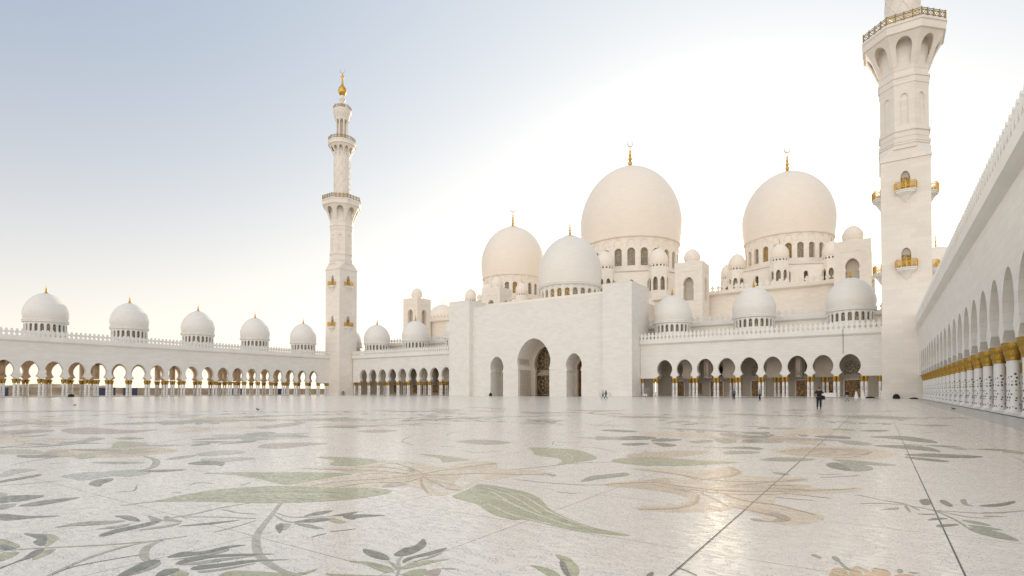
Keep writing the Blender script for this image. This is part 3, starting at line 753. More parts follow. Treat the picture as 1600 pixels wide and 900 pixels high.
# ------------------------------------------------------------------ ground
def G(px, py, z=0.0):
    """where the ray through a photo pixel meets the floor"""
    u = (px-800)/F; v = (HOR-F*math.tan(PITCH)-py)/F; cp, sp = math.cos(PITCH), math.sin(PITCH)
    k = (EYE-z)/-(v*cp+sp); D = k*(cp-v*sp); x = u*k
    return (x*CT-D*ST, x*ST+D*CT)
def tile_mat(name, base, dark=.86, rough=.27, grid=False, spec=.5, var=.07, streak=False):
    m, nt, nd, ln, bs = new_mat(name)
    geo = N(nt, 'ShaderNodeNewGeometry'); P_ = geo.outputs['Position']
    mp = N(nt, 'ShaderNodeMapping'); mp.inputs['Rotation'].default_value = (0, 0, -TH); mp.inputs['Scale'].default_value = (15, 31, 1)
    nz = N(nt, 'ShaderNodeTexNoise', **{'Scale': 2.2, 'Detail': 2.0}); ln.new(P_, nz.inputs['Vector'])
    ln.new(P_, mp.inputs[0])
    vo = N(nt, 'ShaderNodeTexVoronoi', **{'Scale': 1.0, 'Randomness': .85}); vo.voronoi_dimensions = '2D'; ln.new(mp.outputs[0], vo.inputs['Vector'])
    ve = N(nt, 'ShaderNodeTexVoronoi', **{'Scale': 1.0, 'Randomness': .85}); ve.voronoi_dimensions = '2D'; ve.feature = 'DISTANCE_TO_EDGE'; ln.new(mp.outputs[0], ve.inputs['Vector'])
    sepc = N(nt, 'ShaderNodeSeparateColor'); ln.new(vo.outputs['Color'], sepc.inputs[0])
    grout = ramp(nt, ve.outputs['Distance'], [(.02, (1,1,1)), (.09, (0,0,0))])
    n1 = N(nt, 'ShaderNodeTexNoise', **{'Scale': .35, 'Detail': 6.0, 'Roughness': .6}); ln.new(P_, n1.inputs['Vector'])
    n3 = N(nt, 'ShaderNodeTexNoise', **{'Scale': 3.1, 'Detail': 4.0, 'Roughness': .6}); ln.new(P_, n3.inputs['Vector'])
    v = math_n(nt, 'MULTIPLY', math_n(nt, 'SUBTRACT', sepc.outputs[0], .5), var*1.5)
    v = math_n(nt, 'ADD', v, math_n(nt, 'MULTIPLY', math_n(nt, 'SUBTRACT', n1.outputs['Fac'], .5), .11))
    v = math_n(nt, 'ADD', v, math_n(nt, 'MULTIPLY', math_n(nt, 'SUBTRACT', n3.outputs['Fac'], .5), .06))
    v = math_n(nt, 'ADD', v, 1.0)
    if streak:                                 # tonal bands inside the stone petals and leaves
        m4 = N(nt, 'ShaderNodeMapping'); m4.inputs['Rotation'].default_value = (0, 0, -.75); m4.inputs['Scale'].default_value = (.9, 6.5, 1); ln.new(P_, m4.inputs[0])
        n4 = N(nt, 'ShaderNodeTexNoise', **{'Scale': 1.6, 'Detail': 5.0, 'Roughness': .6, 'Distortion': .6}); ln.new(m4.outputs[0], n4.inputs['Vector'])
        v = math_n(nt, 'ADD', v, math_n(nt, 'MULTIPLY', math_n(nt, 'SUBTRACT', n4.outputs['Fac'], .48), .65))
    # some joints are filled with darker grout than others
    gd_ = math_n(nt, 'MULTIPLY', grout, math_n(nt, 'MULTIPLY', math_n(nt, 'POWER', sepc.outputs[1], 2.0), .85))
    v = math_n(nt, 'SUBTRACT', v, gd_)
    if grid:
        s = N(nt, 'ShaderNodeSeparateXYZ'); ln.new(P_, s.inputs[0])
        for o_, off, per, w in ((0, .537, 1.885, .013), (1, 3.06, 1.93, .012)):
            x = math_n(nt, 'DIVIDE', math_n(nt, 'SUBTRACT', s.outputs[o_], off-per/2-100*per), per)
            fr = math_n(nt, 'ABSOLUTE', math_n(nt, 'SUBTRACT', math_n(nt, 'FRACT', x), .5))
            lnm = math_n(nt, 'LESS_THAN', fr, w/2/per)
            v = math_n(nt, 'SUBTRACT', v, math_n(nt, 'MULTIPLY', lnm, .62))
    cv = N(nt, 'ShaderNodeCombineXYZ')
    for i in range(3): ln.new(v, cv.inputs[i])
    c = mixc(nt, ramp(nt, sepc.outputs[2], [(.0, (0,0,0)), (1, (1,1,1))]), tuple(b*.95 for b in base), (min(1, base[0]*1.05), base[1]*1.02, base[2]*.98))
    ln.new(mixc(nt, 1.0, c, cv.outputs[0], 'MULTIPLY'), bs.inputs['Base Color'])
    ln.new(math_n(nt, 'ADD', math_n(nt, 'MULTIPLY', sepc.outputs[1], .18), max(.04, rough-.14)), bs.inputs['Roughness'])
    bs.inputs['Specular IOR Level'].default_value = spec
    b = N(nt, 'ShaderNodeBump', **{'Strength': .07, 'Distance': .002})
    hgt = math_n(nt, 'ADD', math_n(nt, 'MULTIPLY', math_n(nt, 'SUBTRACT', 1.0, grout), .8), math_n(nt, 'MULTIPLY', sepc.outputs[0], 1.4))
    ln.new(hgt, b.inputs['Height'])
    vm = N(nt, 'ShaderNodeVectorMath'); vm.operation = 'SUBTRACT'; ln.new(vo.outputs['Color'], vm.inputs[0]); vm.inputs[1].default_value = (.5, .5, .5)
    vs_ = N(nt, 'ShaderNodeVectorMath'); vs_.operation = 'MULTIPLY'; ln.new(vm.outputs[0], vs_.inputs[0]); vs_.inputs[1].default_value = (.022, .022, 0)
    va = N(nt, 'ShaderNodeVectorMath'); va.operation = 'ADD'; ln.new(b.outputs[0], va.inputs[0]); ln.new(vs_.outputs[0], va.inputs[1])
    vn = N(nt, 'ShaderNodeVectorMath'); vn.operation = 'NORMALIZE'; ln.new(va.outputs[0], vn.inputs[0]); ln.new(vn.outputs[0], bs.inputs['Normal'])
    return m
m = MB(); m.add([(-3000,-3000,-.05),(3000,-3000,-.05),(3000,3000,-.05),(-3000,3000,-.05)], [(0,1,2,3)])
struct('ground', m, plain('sand_ground', (.42,.34,.25), rough=.9, noise=.2, scale=.05))
FLOOR = tile_mat('marble_mosaic', (.83,.77,.69), grid=True)
m = MB(); m.add([(XL-.5,-12,0),(XR+.2,-12,0),(XR+.2,YF,0),(XL-.5,YF,0)], [(0,1,2,3)]); struct('courtyard', m, FLOOR)
m = MB(); m.add([(4.3,-12,.004),(XR+.1,-12,.004),(XR+.1,YF-5.7,.004),(4.3,YF-5.7,.004)], [(0,1,2,3)]); struct('apron', m, marble('apron_marble', (.68,.65,.60), block=(1.1,.5), rough=.3, joint=.1))
m = MB(); m.add([(XL-.3,-12,.004),(XL+3,-12,.004),(XL+3,YF,.004),(XL-.3,YF,.004)], [(0,1,2,3)]); struct('path', m, marble('path_marble', (.72,.69,.63), block=(1.1,.5), rough=.3, joint=.1))
# floor drains
DR = plain('slot_drain', (.045,.065,.055), rough=.4)
for nm, x in (('slot_drain', .537), ('slot_drain', -1.36)):
    m = MB(); w = .006 if x > 0 else .004; m.add([(x-w,-8,.0031),(x+w,-8,.0031),(x+w,112,.0031),(x-w,112,.0031)], [(0,1,2,3)])
    single('slot_drain', m, DR, 'thin dark drain line running straight up the floor, '+('nearer the right arcade' if x > 0 else 'left of its twin'), 'drain', group='dark drain lines in the courtyard floor')

# ------------------------------------------------------------------ floral inlay of the floor
def smooth_loop(p, n=5, closed=True):
    out = []; m = len(p); rng = range(m) if closed else range(m-1)
    for i in rng:
        a, b, c, d = (p[(i-1) % m], p[i], p[(i+1) % m], p[(i+2) % m]) if closed else (p[max(i-1, 0)], p[i], p[i+1], p[min(i+2, m-1)])
        for k in range(n):
            t = k/n; t2 = t*t; t3 = t2*t
            out.append(tuple(.5*((2*b[j])+(-a[j]+c[j])*t+(2*a[j]-5*b[j]+4*c[j]-d[j])*t2+(-a[j]+3*b[j]-3*c[j]+d[j])*t3)*1.0 for j in (0, 1)))
    if not closed: out.append(tuple(p[-1]))
    return out
from mathutils.geometry import tessellate_polygon
SLOTS = {}
def slot(colr, pts):                           # pieces of one stone that overlap lie a hair apart
    xs = [q[0] for q in pts]; ys = [q[1] for q in pts]; b = (min(xs), max(xs), min(ys), max(ys)); L0 = SLOTS.setdefault(colr, [])
    used = {k for (a0, a1, b0, b1), k in L0 if a0 < b[1] and a1 > b[0] and b0 < b[3] and b1 > b[2]}
    k = next((i for i in range(40) if i not in used), 39); L0.append((b, k)); return k*.000012
ART = {}; K4 = 3.4625
def flat(colr, pts):
    zz = slot(colr, pts)
    v = [Vector((x, y, 0)) for x, y in pts]; tr = tessellate_polygon([v])
    ART.setdefault(colr, MB()).add([(x, y, zz) for x, y in pts], [t for t in tr])
def Lf(x0, colr, *polys):
    for p in polys: flat(colr, [G(x0+x/K4, 640+y/K4) for x, y in smooth_loop(p)])
def ribbon(colr, w, pts, taper=True):
    zz = slot(colr, pts)
    n = len(pts); a = []; b = []
    for i, (x, y) in enumerate(pts):
        p0 = Vector(pts[max(i-1, 0)]); p1 = Vector(pts[min(i+1, n-1)]); d = (p1-p0)
        if d.length < 1e-6: d = Vector((1, 0))
        d.normalize(); q = Vector((-d.y, d.x))*w/2*((.35+.65*math.sin(PI*(.08+.84*i/(n-1)))) if taper else 1)
        a.append((x+q.x, y+q.y)); b.append((x-q.x, y-q.y))
    ART.setdefault(colr, MB()).add([(x, y, zz) for x, y in a+b], [(i, i+1, n+i+1, n+i) for i in range(n-1)])
def St(x0, colr, w, *lines):
    for p in lines: ribbon(colr, w, [G(x0+x/K4, 640+y/K4) for x, y in smooth_loop(p, 6, False)])
A, B_, C_, D_ = 0, 400, 800, 1200
Lf(A, 'olive', [(650,520),(850,490),(1000,460),(1200,430),(1385,418),(1545,412),(1785,422),(2025,425),(2120,443),(1985,475),(1785,495),(1535,505),(1385,505),(1100,497),(850,500)],
   [(1100,345),(1250,340),(1385,338),(1585,338),(1825,342),(1905,350),(1835,358),(1715,380),(1565,405),(1485,393),(1385,372),(1250,352)],
   [(600,205),(640,172),(760,178),(800,190),(640,208)], [(405,258),(430,240),(500,238),(520,255),(440,268)],
   [(1200,888),(1260,872),(1385,875),(1600,885),(1720,860),(1640,895),(1500,903),(1210,903)], [(250,672),(320,692),(300,712),(250,742),(235,715)],
   [(0,703),(50,710),(110,738),(70,755),(0,755)], [(0,780),(60,770),(105,775),(60,800),(0,820)], [(180,800),(220,770),(300,752),(270,780),(180,815)], [(920,900),(960,870),(1020,885),(1000,903)])
Lf(A, 'bluegrey', [(330,360),(450,340),(560,335),(720,325),(760,330),(810,345),(700,362),(620,358),(560,366),(450,382),(390,375)],
   [(1060,240),(1100,232),(1180,222),(1300,222),(1320,235),(1200,246),(1090,250)], [(1080,270),(1180,262),(1280,258),(1385,265),(1250,280),(1160,285)], [(0,350),(70,322),(200,325),(110,342),(40,362),(0,362)])
Lf(A, 'dark', [(480,402),(520,380),(600,372),(610,382),(560,400),(540,415),(500,412)], [(1015,292),(1080,280),(1160,280),(1215,285),(1200,305),(1170,300),(1060,298)], [(740,333),(860,325),(1010,325),(870,338)],
   [(0,385),(120,365),(210,350),(222,356),(150,372),(0,395)], [(0,480),(60,465),(240,465),(150,490),(60,500),(0,505)], [(100,520),(250,490),(435,475),(300,505),(180,522)], [(0,565),(150,575),(325,575),(200,585),(80,597),(0,597)],
   [(620,575),(700,575),(745,590),(755,605),(700,600),(650,585)], [(535,680),(620,650),(760,620),(830,605),(870,605),(800,630),(640,665),(570,685)], [(960,632),(1100,615),(1300,597),(1150,620)],
   [(130,672),(180,672),(250,680),(245,730),(205,735),(180,715),(200,700)], [(0,735),(40,735),(80,750),(50,758),(0,757)], [(0,855),(110,812),(180,765),(240,757),(190,795),(80,830),(0,862)],
   [(950,838),(990,812),(1100,792),(1240,782),(1400,780),(1480,782),(1300,792),(1150,802),(1030,825)], [(1030,862),(1070,845),(1200,832),(1350,815),(1565,812),(1400,822),(1250,845),(1120,862),(1060,868)],
   [(635,900),(740,840),(820,815),(868,818),(820,845),(740,880),(690,900)], [(840,900),(890,865),(970,862),(950,880),(890,900)], [(905,800),(980,772),(1100,767),(1220,740),(1330,732),(1240,750),(1130,775),(1000,795)])
Lf(A, 'mid', [(495,287),(620,281),(780,287),(640,295)], [(895,270),(960,253),(1060,246),(1040,255),(960,268)], [(0,450),(30,452),(40,462),(0,475)], [(0,515),(90,510),(40,535),(0,540)],
   [(300,637),(450,608),(660,600),(665,606),(560,622),(400,630)], [(800,575),(850,585),(880,600),(830,608)], [(900,575),(940,592),(985,602),(975,610),(930,605),(885,602)], [(520,648),(610,632),(710,617),(640,640)], [(750,652),(900,625),(980,615),(930,632),(820,648)],
   [(930,812),(1010,800),(1140,775),(1240,755),(1200,775),(1060,800)], [(965,840),(1060,825),(1200,805),(1385,790),(1250,812),(1080,838)], [(1070,875),(1200,860),(1385,830),(1250,862),(1110,882)], [(700,898),(790,860),(865,825),(860,845),(790,875)])
Lf(A, 'tan', [(220,235),(300,215),(520,210),(700,200),(900,210),(960,225),(820,245),(700,255),(500,262),(410,262),(360,255),(230,248)])
Lf(A, 'olive2', [(0,218),(150,216),(220,225),(210,238),(0,240)])
Lf(A, 'brown', [(230,238),(300,222),(380,222),(300,236),(330,246),(240,246)], [(560,232),(700,222),(860,226),(700,240)], [(0,85),(60,76),(130,80),(60,90),(0,95)], [(0,118),(120,108),(300,112),(200,126),(0,138)], [(330,110),(480,96),(700,112),(860,104),(700,128),(420,132)])
Lf(A, 'mid', [(300,185),(420,168),(540,152),(560,160),(430,180)], [(470,160),(500,148),(560,158),(520,166)], [(100,148),(260,134),(200,146)], [(620,156),(700,148),(780,156),(700,162)])
St(A, 'stem', .05, [(1385,500),(1200,530),(1050,565),(930,585),(880,600)], [(260,900),(400,835),(560,775),(750,725),(1010,685)])
St(A, 'stem', .035, [(1200,540),(1290,558),(1385,565)], [(1150,665),(1250,640),(1385,600)], [(0,765),(250,748),(600,730),(830,710),(880,705)], [(0,410),(160,400),(310,385)], [(970,580),(1200,582),(1385,590)])
St(A, 'dark', .02, [(280,895),(400,850),(640,805),(800,780)], [(1020,410),(1080,395),(1160,402)], [(620,445),(720,440),(740,410)], [(930,450),(980,445)], [(1300,410),(1360,395)], [(60,300),(220,270),(300,260)], [(240,295),(380,285)], [(800,190),(950,165),(1080,142)], [(860,190),(1100,182),(1385,178)])
St(A, 'stem', .075, [(800,822),(780,790),(795,745),(880,705)]); St(A, 'mid', .13, [(745,332),(820,315),(845,290),(835,268),(780,252)])
# second quarter
St(B_, 'stem', .075, [(135,505),(85,570),(15,660),(0,720),(20,790),(80,840),(160,880),(240,898)])
Lf(B_, 'dark', [(260,578),(320,555),(415,547),(350,568)], [(410,575),(480,562),(550,552),(500,572)], [(470,578),(550,568),(700,572),(560,585),(520,595)], [(205,608),(300,590),(385,588),(390,600),(300,610)], [(105,630),(140,615),(150,635),(130,668),(115,655)],
   [(580,755),(620,760),(700,785),(722,812),(680,812),(620,795),(585,775)], [(750,780),(800,750),(860,735),(905,700),(920,735),(860,775),(800,792),(755,792)], [(795,830),(810,805),(900,780),(1025,748),(1010,765),(940,788),(860,803)])
Lf(B_, 'olive', [(380,595),(420,588),(480,605),(485,612),(440,615)], [(140,640),(150,618),(190,618),(160,650)], [(790,865),(810,840),(900,820),(1050,808),(960,828),(880,848)], [(510,820),(620,825),(720,850),(748,870),(720,882),(660,870),(590,835)], [(790,895),(850,868),(920,865),(900,900)], [(380,882),(430,890),(700,898),(690,902),(420,902)],
   [(1060,470),(1130,440),(1220,403),(1385,430),(1455,445),(1535,480),(1595,540),(1715,600),(1835,640),(2025,682),(1785,663),(1585,625),(1465,595),(1385,595),(1280,565),(1200,515),(1120,490)],
   [(330,256),(450,256),(560,262),(650,272),(640,290),(540,303),(420,302),(400,290),(425,275)], [(880,240),(1000,248),(1155,270),(1080,280),(1010,285),(990,262)])
Lf(B_, 'mid', [(205,615),(280,620),(370,645),(290,640)], [(810,835),(880,815),(1010,775),(940,805),(870,820)], [(600,832),(700,846),(740,862),(680,858)], [(1190,425),(1220,405),(1385,432),(1440,450),(1330,445)])
Lf(B_, 'brown', [(900,890),(950,865),(1000,862),(980,900)], [(680,420),(720,400),(800,400),(810,408),(740,420)], [(15,205),(60,185),(250,178),(390,185),(250,198),(140,212)], [(540,118),(640,108),(770,112),(660,125)], [(1080,172),(1240,163),(1385,178),(1250,190)], [(0,95),(150,75),(270,68),(200,88),(60,103)], [(330,95),(480,85),(640,88),(480,98)], [(820,320),(850,320),(862,338),(840,338)])
St(B_, 'stem', .03, [(110,560),(180,580),(260,582),(420,580)], [(100,570),(150,600),(205,610),(300,608)], [(760,900),(775,860),(770,820),(790,795)], [(770,870),(745,840),(715,820)], [(1000,860),(1080,862)])
St(B_, 'dark', .025, [(790,180),(800,160),(850,142)], [(790,175),(850,192)], [(1030,140),(1060,125),(1150,115)], [(670,300),(740,290),(860,292)], [(400,660),(460,655),(540,645)], [(300,690),(380,670)], [(1120,222),(1200,232),(1340,222)], [(1000,200),(1080,198)], [(540,360),(640,345),(820,345)])
Lf(B_, 'peach', [(240,315),(420,312),(560,300),(660,275),(800,278),(900,288),(1000,310),(1100,290),(1200,280),(1300,285),(1310,320),(1385,322),(1500,330),(1600,345),(1625,355),(1600,362),(1480,352),(1385,365),(1260,378),(1200,395),(1100,440),(1000,468),(930,455),(880,425),(800,415),(640,420),(430,420),(230,430),(175,447),(165,425),(250,400),(400,370),(560,360),(450,330)])
Lf(B_, 'tan', [(720,330),(860,350),(1060,345),(1110,375),(1060,420),(960,445),(940,400),(880,370)], [(420,320),(560,312),(700,300),(640,325),(540,345)], [(1180,300),(1290,290),(1300,300),(1200,320),(1060,330)], [(600,365),(760,352),(880,362),(760,388),(640,385)])
Lf(B_, 'palepeach', [(960,410),(1010,400),(1030,425),(990,450),(960,440)], [(300,395),(440,378),(560,375),(460,400)], [(660,290),(760,283),(860,300),(760,312)], [(1080,385),(1180,350),(1200,375),(1100,420)])
St(B_, 'veinl', .045, [(1160,430),(1280,450),(1385,510),(1525,570),(1735,640)], [(1250,510),(1385,570),(1480,595),(1635,632)])
# third quarter
Lf(C_, 'olive', [(95,205),(250,210),(370,222),(455,255),(440,272),(350,285),(240,300),(270,280),(240,262),(130,245),(115,225)], [(540,280),(600,262),(780,258),(980,272),(1230,285),(1100,295),(900,305),(700,302)], [(100,842),(180,855),(240,880),(260,902),(200,902),(140,865)], [(235,788),(300,800),(350,840),(365,875),(350,902),(318,902),(300,850)])
Lf(C_, 'tan', [(620,255),(640,238),(710,232),(715,217),(760,230),(900,222),(1065,225),(1000,245),(870,258),(720,262)], [(500,408),(700,385),(830,370),(860,390),(960,440),(940,472),(880,455),(700,428)], [(680,535),(850,528),(960,508),(1000,470),(1010,500),(960,525),(850,540)], [(1160,312),(1240,330),(1240,350),(1180,362),(1080,372),(1180,345)], [(1100,420),(1300,400),(1615,410),(1500,440),(1300,450),(1150,440)], [(1190,520),(1290,520),(1450,555),(1400,575),(1290,545)])
Lf(C_, 'peach', [(490,402),(700,380),(830,368),(1000,380),(880,352),(640,322),(820,318),(1020,330),(1180,308),(1250,335),(1240,352),(1385,365),(1615,370),(1500,400),(1700,430),(1870,422),(1897,430),(1850,445),(1600,460),(1450,470),(1430,520),(1640,560),(1690,590),(1590,620),(1480,625),(1385,600),(1290,550),(1190,528),(1150,548),(900,555),(700,545),(660,528),(850,515),(960,490),(880,455),(700,430),(560,420)], [(680,130),(850,120),(1050,130),(1100,148),(950,150),(780,145)])
Lf(C_, 'palepeach', [(1010,450),(1100,460),(1180,500),(1120,530),(1010,510)], [(1050,380),(1150,395),(1040,400)], [(700,522),(820,512),(930,500),(840,520)])
Lf(C_, 'brown', [(150,345),(200,345),(240,355),(220,362),(190,352)], [(830,103),(920,103),(1155,115),(1000,112)], [(870,428),(920,430),(975,445),(940,444)], [(1292,590),(1340,592),(1385,603),(1440,608),(1385,608),(1310,602)], [(1385,558),(1450,562),(1510,590),(1475,607),(1385,607),(1420,598),(1430,582)])
Lf(C_, 'dark', [(570,160),(640,143),(770,148),(760,160),(620,165)], [(750,170),(800,155),(920,162),(850,172)], [(760,178),(860,185),(890,195),(820,200)], [(590,185),(700,180),(740,187),(640,195)], [(480,112),(560,108),(680,118),(600,122)], [(1240,125),(1330,120),(1400,124),(1345,135)], [(1240,145),(1330,140),(1400,148),(1300,155)], [(1245,165),(1330,160),(1350,172),(1290,178)], [(262,812),(290,835),(315,902),(285,890),(262,850)], [(740,885),(765,880),(760,902),(725,902)], [(1190,205),(1260,200),(1345,207),(1340,217)])
Lf(C_, 'mid', [(370,390),(420,362),(500,352),(600,342),(628,345),(620,358),(480,375),(420,385)], [(960,172),(1060,165),(1090,172),(1000,182)], [(1090,160),(1180,158),(1220,175),(1150,183)], [(950,198),(1100,203),(1340,208),(1340,215),(1200,212)], [(1145,230),(1200,222),(1340,228),(1300,238),(1160,240)], [(1345,270),(1450,258),(1645,268),(1535,280),(1385,277)])
St(C_, 'stem', .05, [(0,325),(180,308),(300,293),(450,285),(560,285)], [(0,375),(150,392),(330,405),(490,408)])
St(C_, 'tan', .06, [(1385,448),(1700,440),(1880,425)], [(650,322),(880,345),(1010,385),(1060,395)], [(1190,522),(1400,560),(1500,600)])
St(C_, 'dark', .025, [(890,855),(950,875),(1000,898)], [(220,190),(230,172),(290,178),(440,182)], [(360,210),(440,205),(560,228)], [(60,100),(180,92),(300,86)], [(240,445),(350,456)], [(480,80),(560,60),(700,66)])
# last quarter
Lf(D_, 'dark', [(250,145),(340,140),(440,148),(440,158),(330,155)], [(490,115),(570,110),(660,113),(600,120)], [(545,148),(700,142),(830,155),(920,178),(820,175),(640,155)], [(570,195),(700,192),(860,203),(935,228),(850,222),(690,208)], [(740,245),(860,237),(1000,243),(1160,253),(1090,262),(900,258)], [(740,255),(850,262),(975,278),(940,283),(800,270)],
   [(315,295),(380,288),(450,330),(350,318)], [(1140,520),(1250,508),(1335,495),(1320,510),(1240,525)], [(865,598),(900,586),(975,590),(900,598)], [(910,632),(930,622),(1020,620),(1020,627),(940,635)], [(930,490),(960,492),(1000,518),(985,525),(940,508)], [(820,490),(865,485),(880,512),(840,515)])
Lf(D_, 'mid', [(380,172),(450,168),(560,183),(540,193),(440,188)], [(345,270),(450,273),(600,288),(695,300),(600,302),(450,292)], [(380,288),(520,300),(570,318),(540,330),(450,332)], [(340,105),(420,103),(480,112),(400,113)], [(440,35),(560,30),(800,45),(700,50),(500,45)], [(1040,490),(1070,485),(1080,510),(1110,522),(1060,515)], [(1080,640),(1160,642),(1280,672),(1360,712),(1240,695),(1130,668)], [(1050,598),(1130,605),(1210,628),(1120,618)], [(1080,625),(1170,632),(1270,652),(1160,645)], [(805,565),(900,563),(890,570)], [(20,340),(80,342),(120,352),(70,352)],
   [(230,785),(260,785),(292,803),(270,803)], [(345,795),(370,795),(390,815),(380,822),(355,812)], [(700,865),(725,865),(730,880),(705,885)], [(760,880),(820,884),(790,888)], [(615,540),(700,530),(700,540)])
Lf(D_, 'peach', [(20,215),(200,200),(400,200),(600,215),(700,235),(640,260),(450,268),(200,255),(60,235)], [(300,100),(60,115),(120,135),(420,130),(480,118)])
Lf(D_, 'tan', [(60,225),(200,208),(400,208),(550,225),(440,250),(200,245)])
Lf(D_, 'orange', [(330,900),(350,860),(400,858),(450,872),(470,848),(520,858),(560,880),(565,860),(640,866),(640,902),(330,902)], [(680,902),(720,890),(760,890),(790,902)])
Lf(D_, 'brown', [(25,100),(100,97),(150,103),(80,108)], [(1165,556),(1280,556),(1270,562)], [(1170,574),(1295,578),(1200,582)], [(830,85),(900,80),(980,86),(900,92)], [(565,862),(600,862),(610,902),(570,902)])
St(D_, 'dark', .03, [(500,508),(620,508),(740,515)], [(0,408),(155,412)], [(0,427),(215,434)], [(90,452),(340,480)], [(40,475),(245,492)], [(160,205),(300,208),(410,222)], [(300,245),(480,245),(550,232)], [(270,352),(400,348)], [(280,368),(420,362),(500,355)], [(820,130),(930,120),(1060,132)])
St(D_, 'mid', .035, [(740,515),(900,545),(1080,580),(1200,588)], [(740,515),(900,548),(1020,600),(1080,640)], [(620,490),(740,510),(820,545)], [(740,515),(770,555)], [(900,545),(1160,560),(1385,548)], [(480,460),(620,490),(740,512)], [(385,820),(430,860),(500,880)])
# the same garden repeats farther out: sprays of leaves and blossoms across the rest of the court
rg_ = random.Random(11)
def leaf_world(colr, x, y, L_, w, a):
    p = []
    for i in range(9): t = i/8; p.append((L_*t, w*math.sin(PI*t)**.8*(1-.3*t)+.08*L_*math.sin(PI*t)))
    for i in range(7, 0, -1): t = i/8; p.append((L_*t, -w*math.sin(PI*t)**.8*.9+.08*L_*math.sin(PI*t)))
    ca, sa = math.cos(a), math.sin(a); flat(colr, [(x+u*ca-v*sa, y+u*sa+v*ca) for u, v in p])
    ribbon('veinl' if colr in ('dark', 'mid', 'olive', 'bluegrey') else 'brown2', .03, [(x+u*ca-v*sa, y+u*sa+v*ca) for u, v in [(L_*t, .08*L_*math.sin(PI*t)) for t in (0, .25, .5, .75, .95)]])
def bloom_world(x, y, r, cols):
    n = rg_.randint(6, 9); ph = rg_.random()*6
    for k in range(n):
        a = ph+2*PI*k/n; leaf_world(cols[k % len(cols)], x, y, r*rg_.uniform(.75, 1.1), r*.26, a)
def spray_world(x, y, a, L_):
    pts = [(x+L_*t*math.cos(a+.5*t), y+L_*t*math.sin(a+.5*t)) for t in [i/10 for i in range(11)]]; ribbon('stem', .07, pts)
    for i in range(2, 11):
        s = 1 if i % 2 else -1; leaf_world(rg_.choice(('dark', 'mid', 'dark', 'olive')), *pts[i], rg_.uniform(.7, 1.6), rg_.uniform(.12, .25), a+.3+s*rg_.uniform(.5, 1.0))
for k in range(120):
    D = 15+rg_.random()**1.3*27; u = rg_.uniform(-1.0, .82); x = u*D; X = x*CT-D*ST; Y = x*ST+D*CT
    if X > .5 or (D < 22 and u > -.35 and rg_.random() < .75): continue
    if rg_.random() < .38: bloom_world(X, Y, rg_.uniform(.9, 2.4), rg_.choice((('tan', 'peach'), ('brown', 'tan'), ('peach', 'palepeach'), ('bluegrey', 'mid'))))
    else: spray_world(X, Y, rg_.uniform(0, 2*PI), rg_.uniform(3, 8))
ACOL = {'peach': (.74,.61,.46), 'tan': (.635,.505,.36), 'palepeach': (.77,.69,.59), 'brown': (.44,.35,.29), 'orange': (.62,.43,.26), 'olive2': (.47,.45,.33), 'olive': (.415,.415,.25), 'bluegrey': (.47,.47,.42), 'mid': (.34,.34,.25), 'stem': (.44,.41,.33), 'dark': (.17,.172,.13), 'veinl': (.68,.66,.54), 'veind': (.25,.26,.15), 'brown2': (.50,.37,.25), 'palepeach2': (.7,.6,.5)}
court = bpy.data.objects['courtyard']
# veins and petal edges laid in paler and darker strips
for L_ in ([(700,512),(1000,480),(1385,462),(1785,458),(2060,448)], [(850,500),(1100,480),(1500,475),(1850,470)], [(900,490),(1200,450),(1600,435),(1950,432)], [(1160,346),(1400,355),(1700,352)]): St(A, 'veinl', .034, L_)
for L_ in ([(1000,486),(1300,474),(1700,486)], [(1300,440),(1700,445),(1900,455)], [(1250,348),(1500,365),(1600,370)]): St(A, 'veind', .026, L_)
for L_ in ([(1130,450),(1300,480),(1500,560),(1700,630)], [(1300,425),(1450,470),(1600,560),(1800,640)], [(1230,420),(1385,470),(1550,570)]): St(B_, 'veinl', .032, L_)
for L_ in ([(250,320),(420,325),(640,330),(820,348)], [(300,410),(500,385),(700,372),(900,350)], [(430,420),(620,395),(800,392),(900,365)], [(660,280),(760,292),(850,320),(900,345)], [(900,350),(1000,330),(1180,305),(1300,288)], [(900,355),(1050,352),(1200,345),(1385,350),(1560,352)], [(900,360),(980,400),(1050,430),(1120,435)], [(890,365),(900,410),(930,450)], [(540,312),(700,312),(840,335)]): St(B_, 'brown2', .045, L_)
for L_ in ([(280,316),(480,318),(700,322),(880,340)], [(350,400),(560,378),(780,365)], [(950,370),(1080,400),(1180,390)], [(920,345),(1060,318),(1250,300)], [(930,362),(1200,362),(1500,342)]): St(B_, 'palepeach', .045, L_)
for L_ in ([(500,405),(760,395),(960,420),(1180,440),(1500,440),(1860,428)], [(700,325),(900,350),(1060,380),(1300,390),(1600,385)], [(1180,312),(1225,335),(1180,360),(1040,378)], [(680,540),(880,535),(990,505),(1010,460)], [(1100,440),(1250,490),(1450,520),(1640,570)], [(960,430),(1100,450),(1300,460),(1500,455)], [(1200,410),(1400,392),(1600,375)], [(1190,526),(1400,570),(1490,600)], [(1020,450),(1090,480),(1160,520)]): St(C_, 'brown2', .05, L_)
for L_ in ([(560,410),(820,400),(1100,425),(1400,432)], [(860,340),(1000,365),(1200,385)], [(1050,440),(1200,480),(1400,510)], [(720,545),(940,525),(1030,470)], [(1250,450),(1450,470),(1600,455)]): St(C_, 'palepeach', .06, L_)
for L_ in ([(140,215),(280,235),(330,262),(300,285)], [(620,275),(800,282),(1100,285)], [(660,300),(800,290),(950,292)]): St(C_, 'veinl', .03, L_)
for L_ in ([(60,230),(200,212),(400,212),(560,228),(440,258),(220,250),(90,238)], [(140,228),(240,216),(380,218),(470,228),(400,245),(240,242)], [(220,228),(300,222),(370,228),(320,236)]): St(D_, 'brown2', .05, L_)
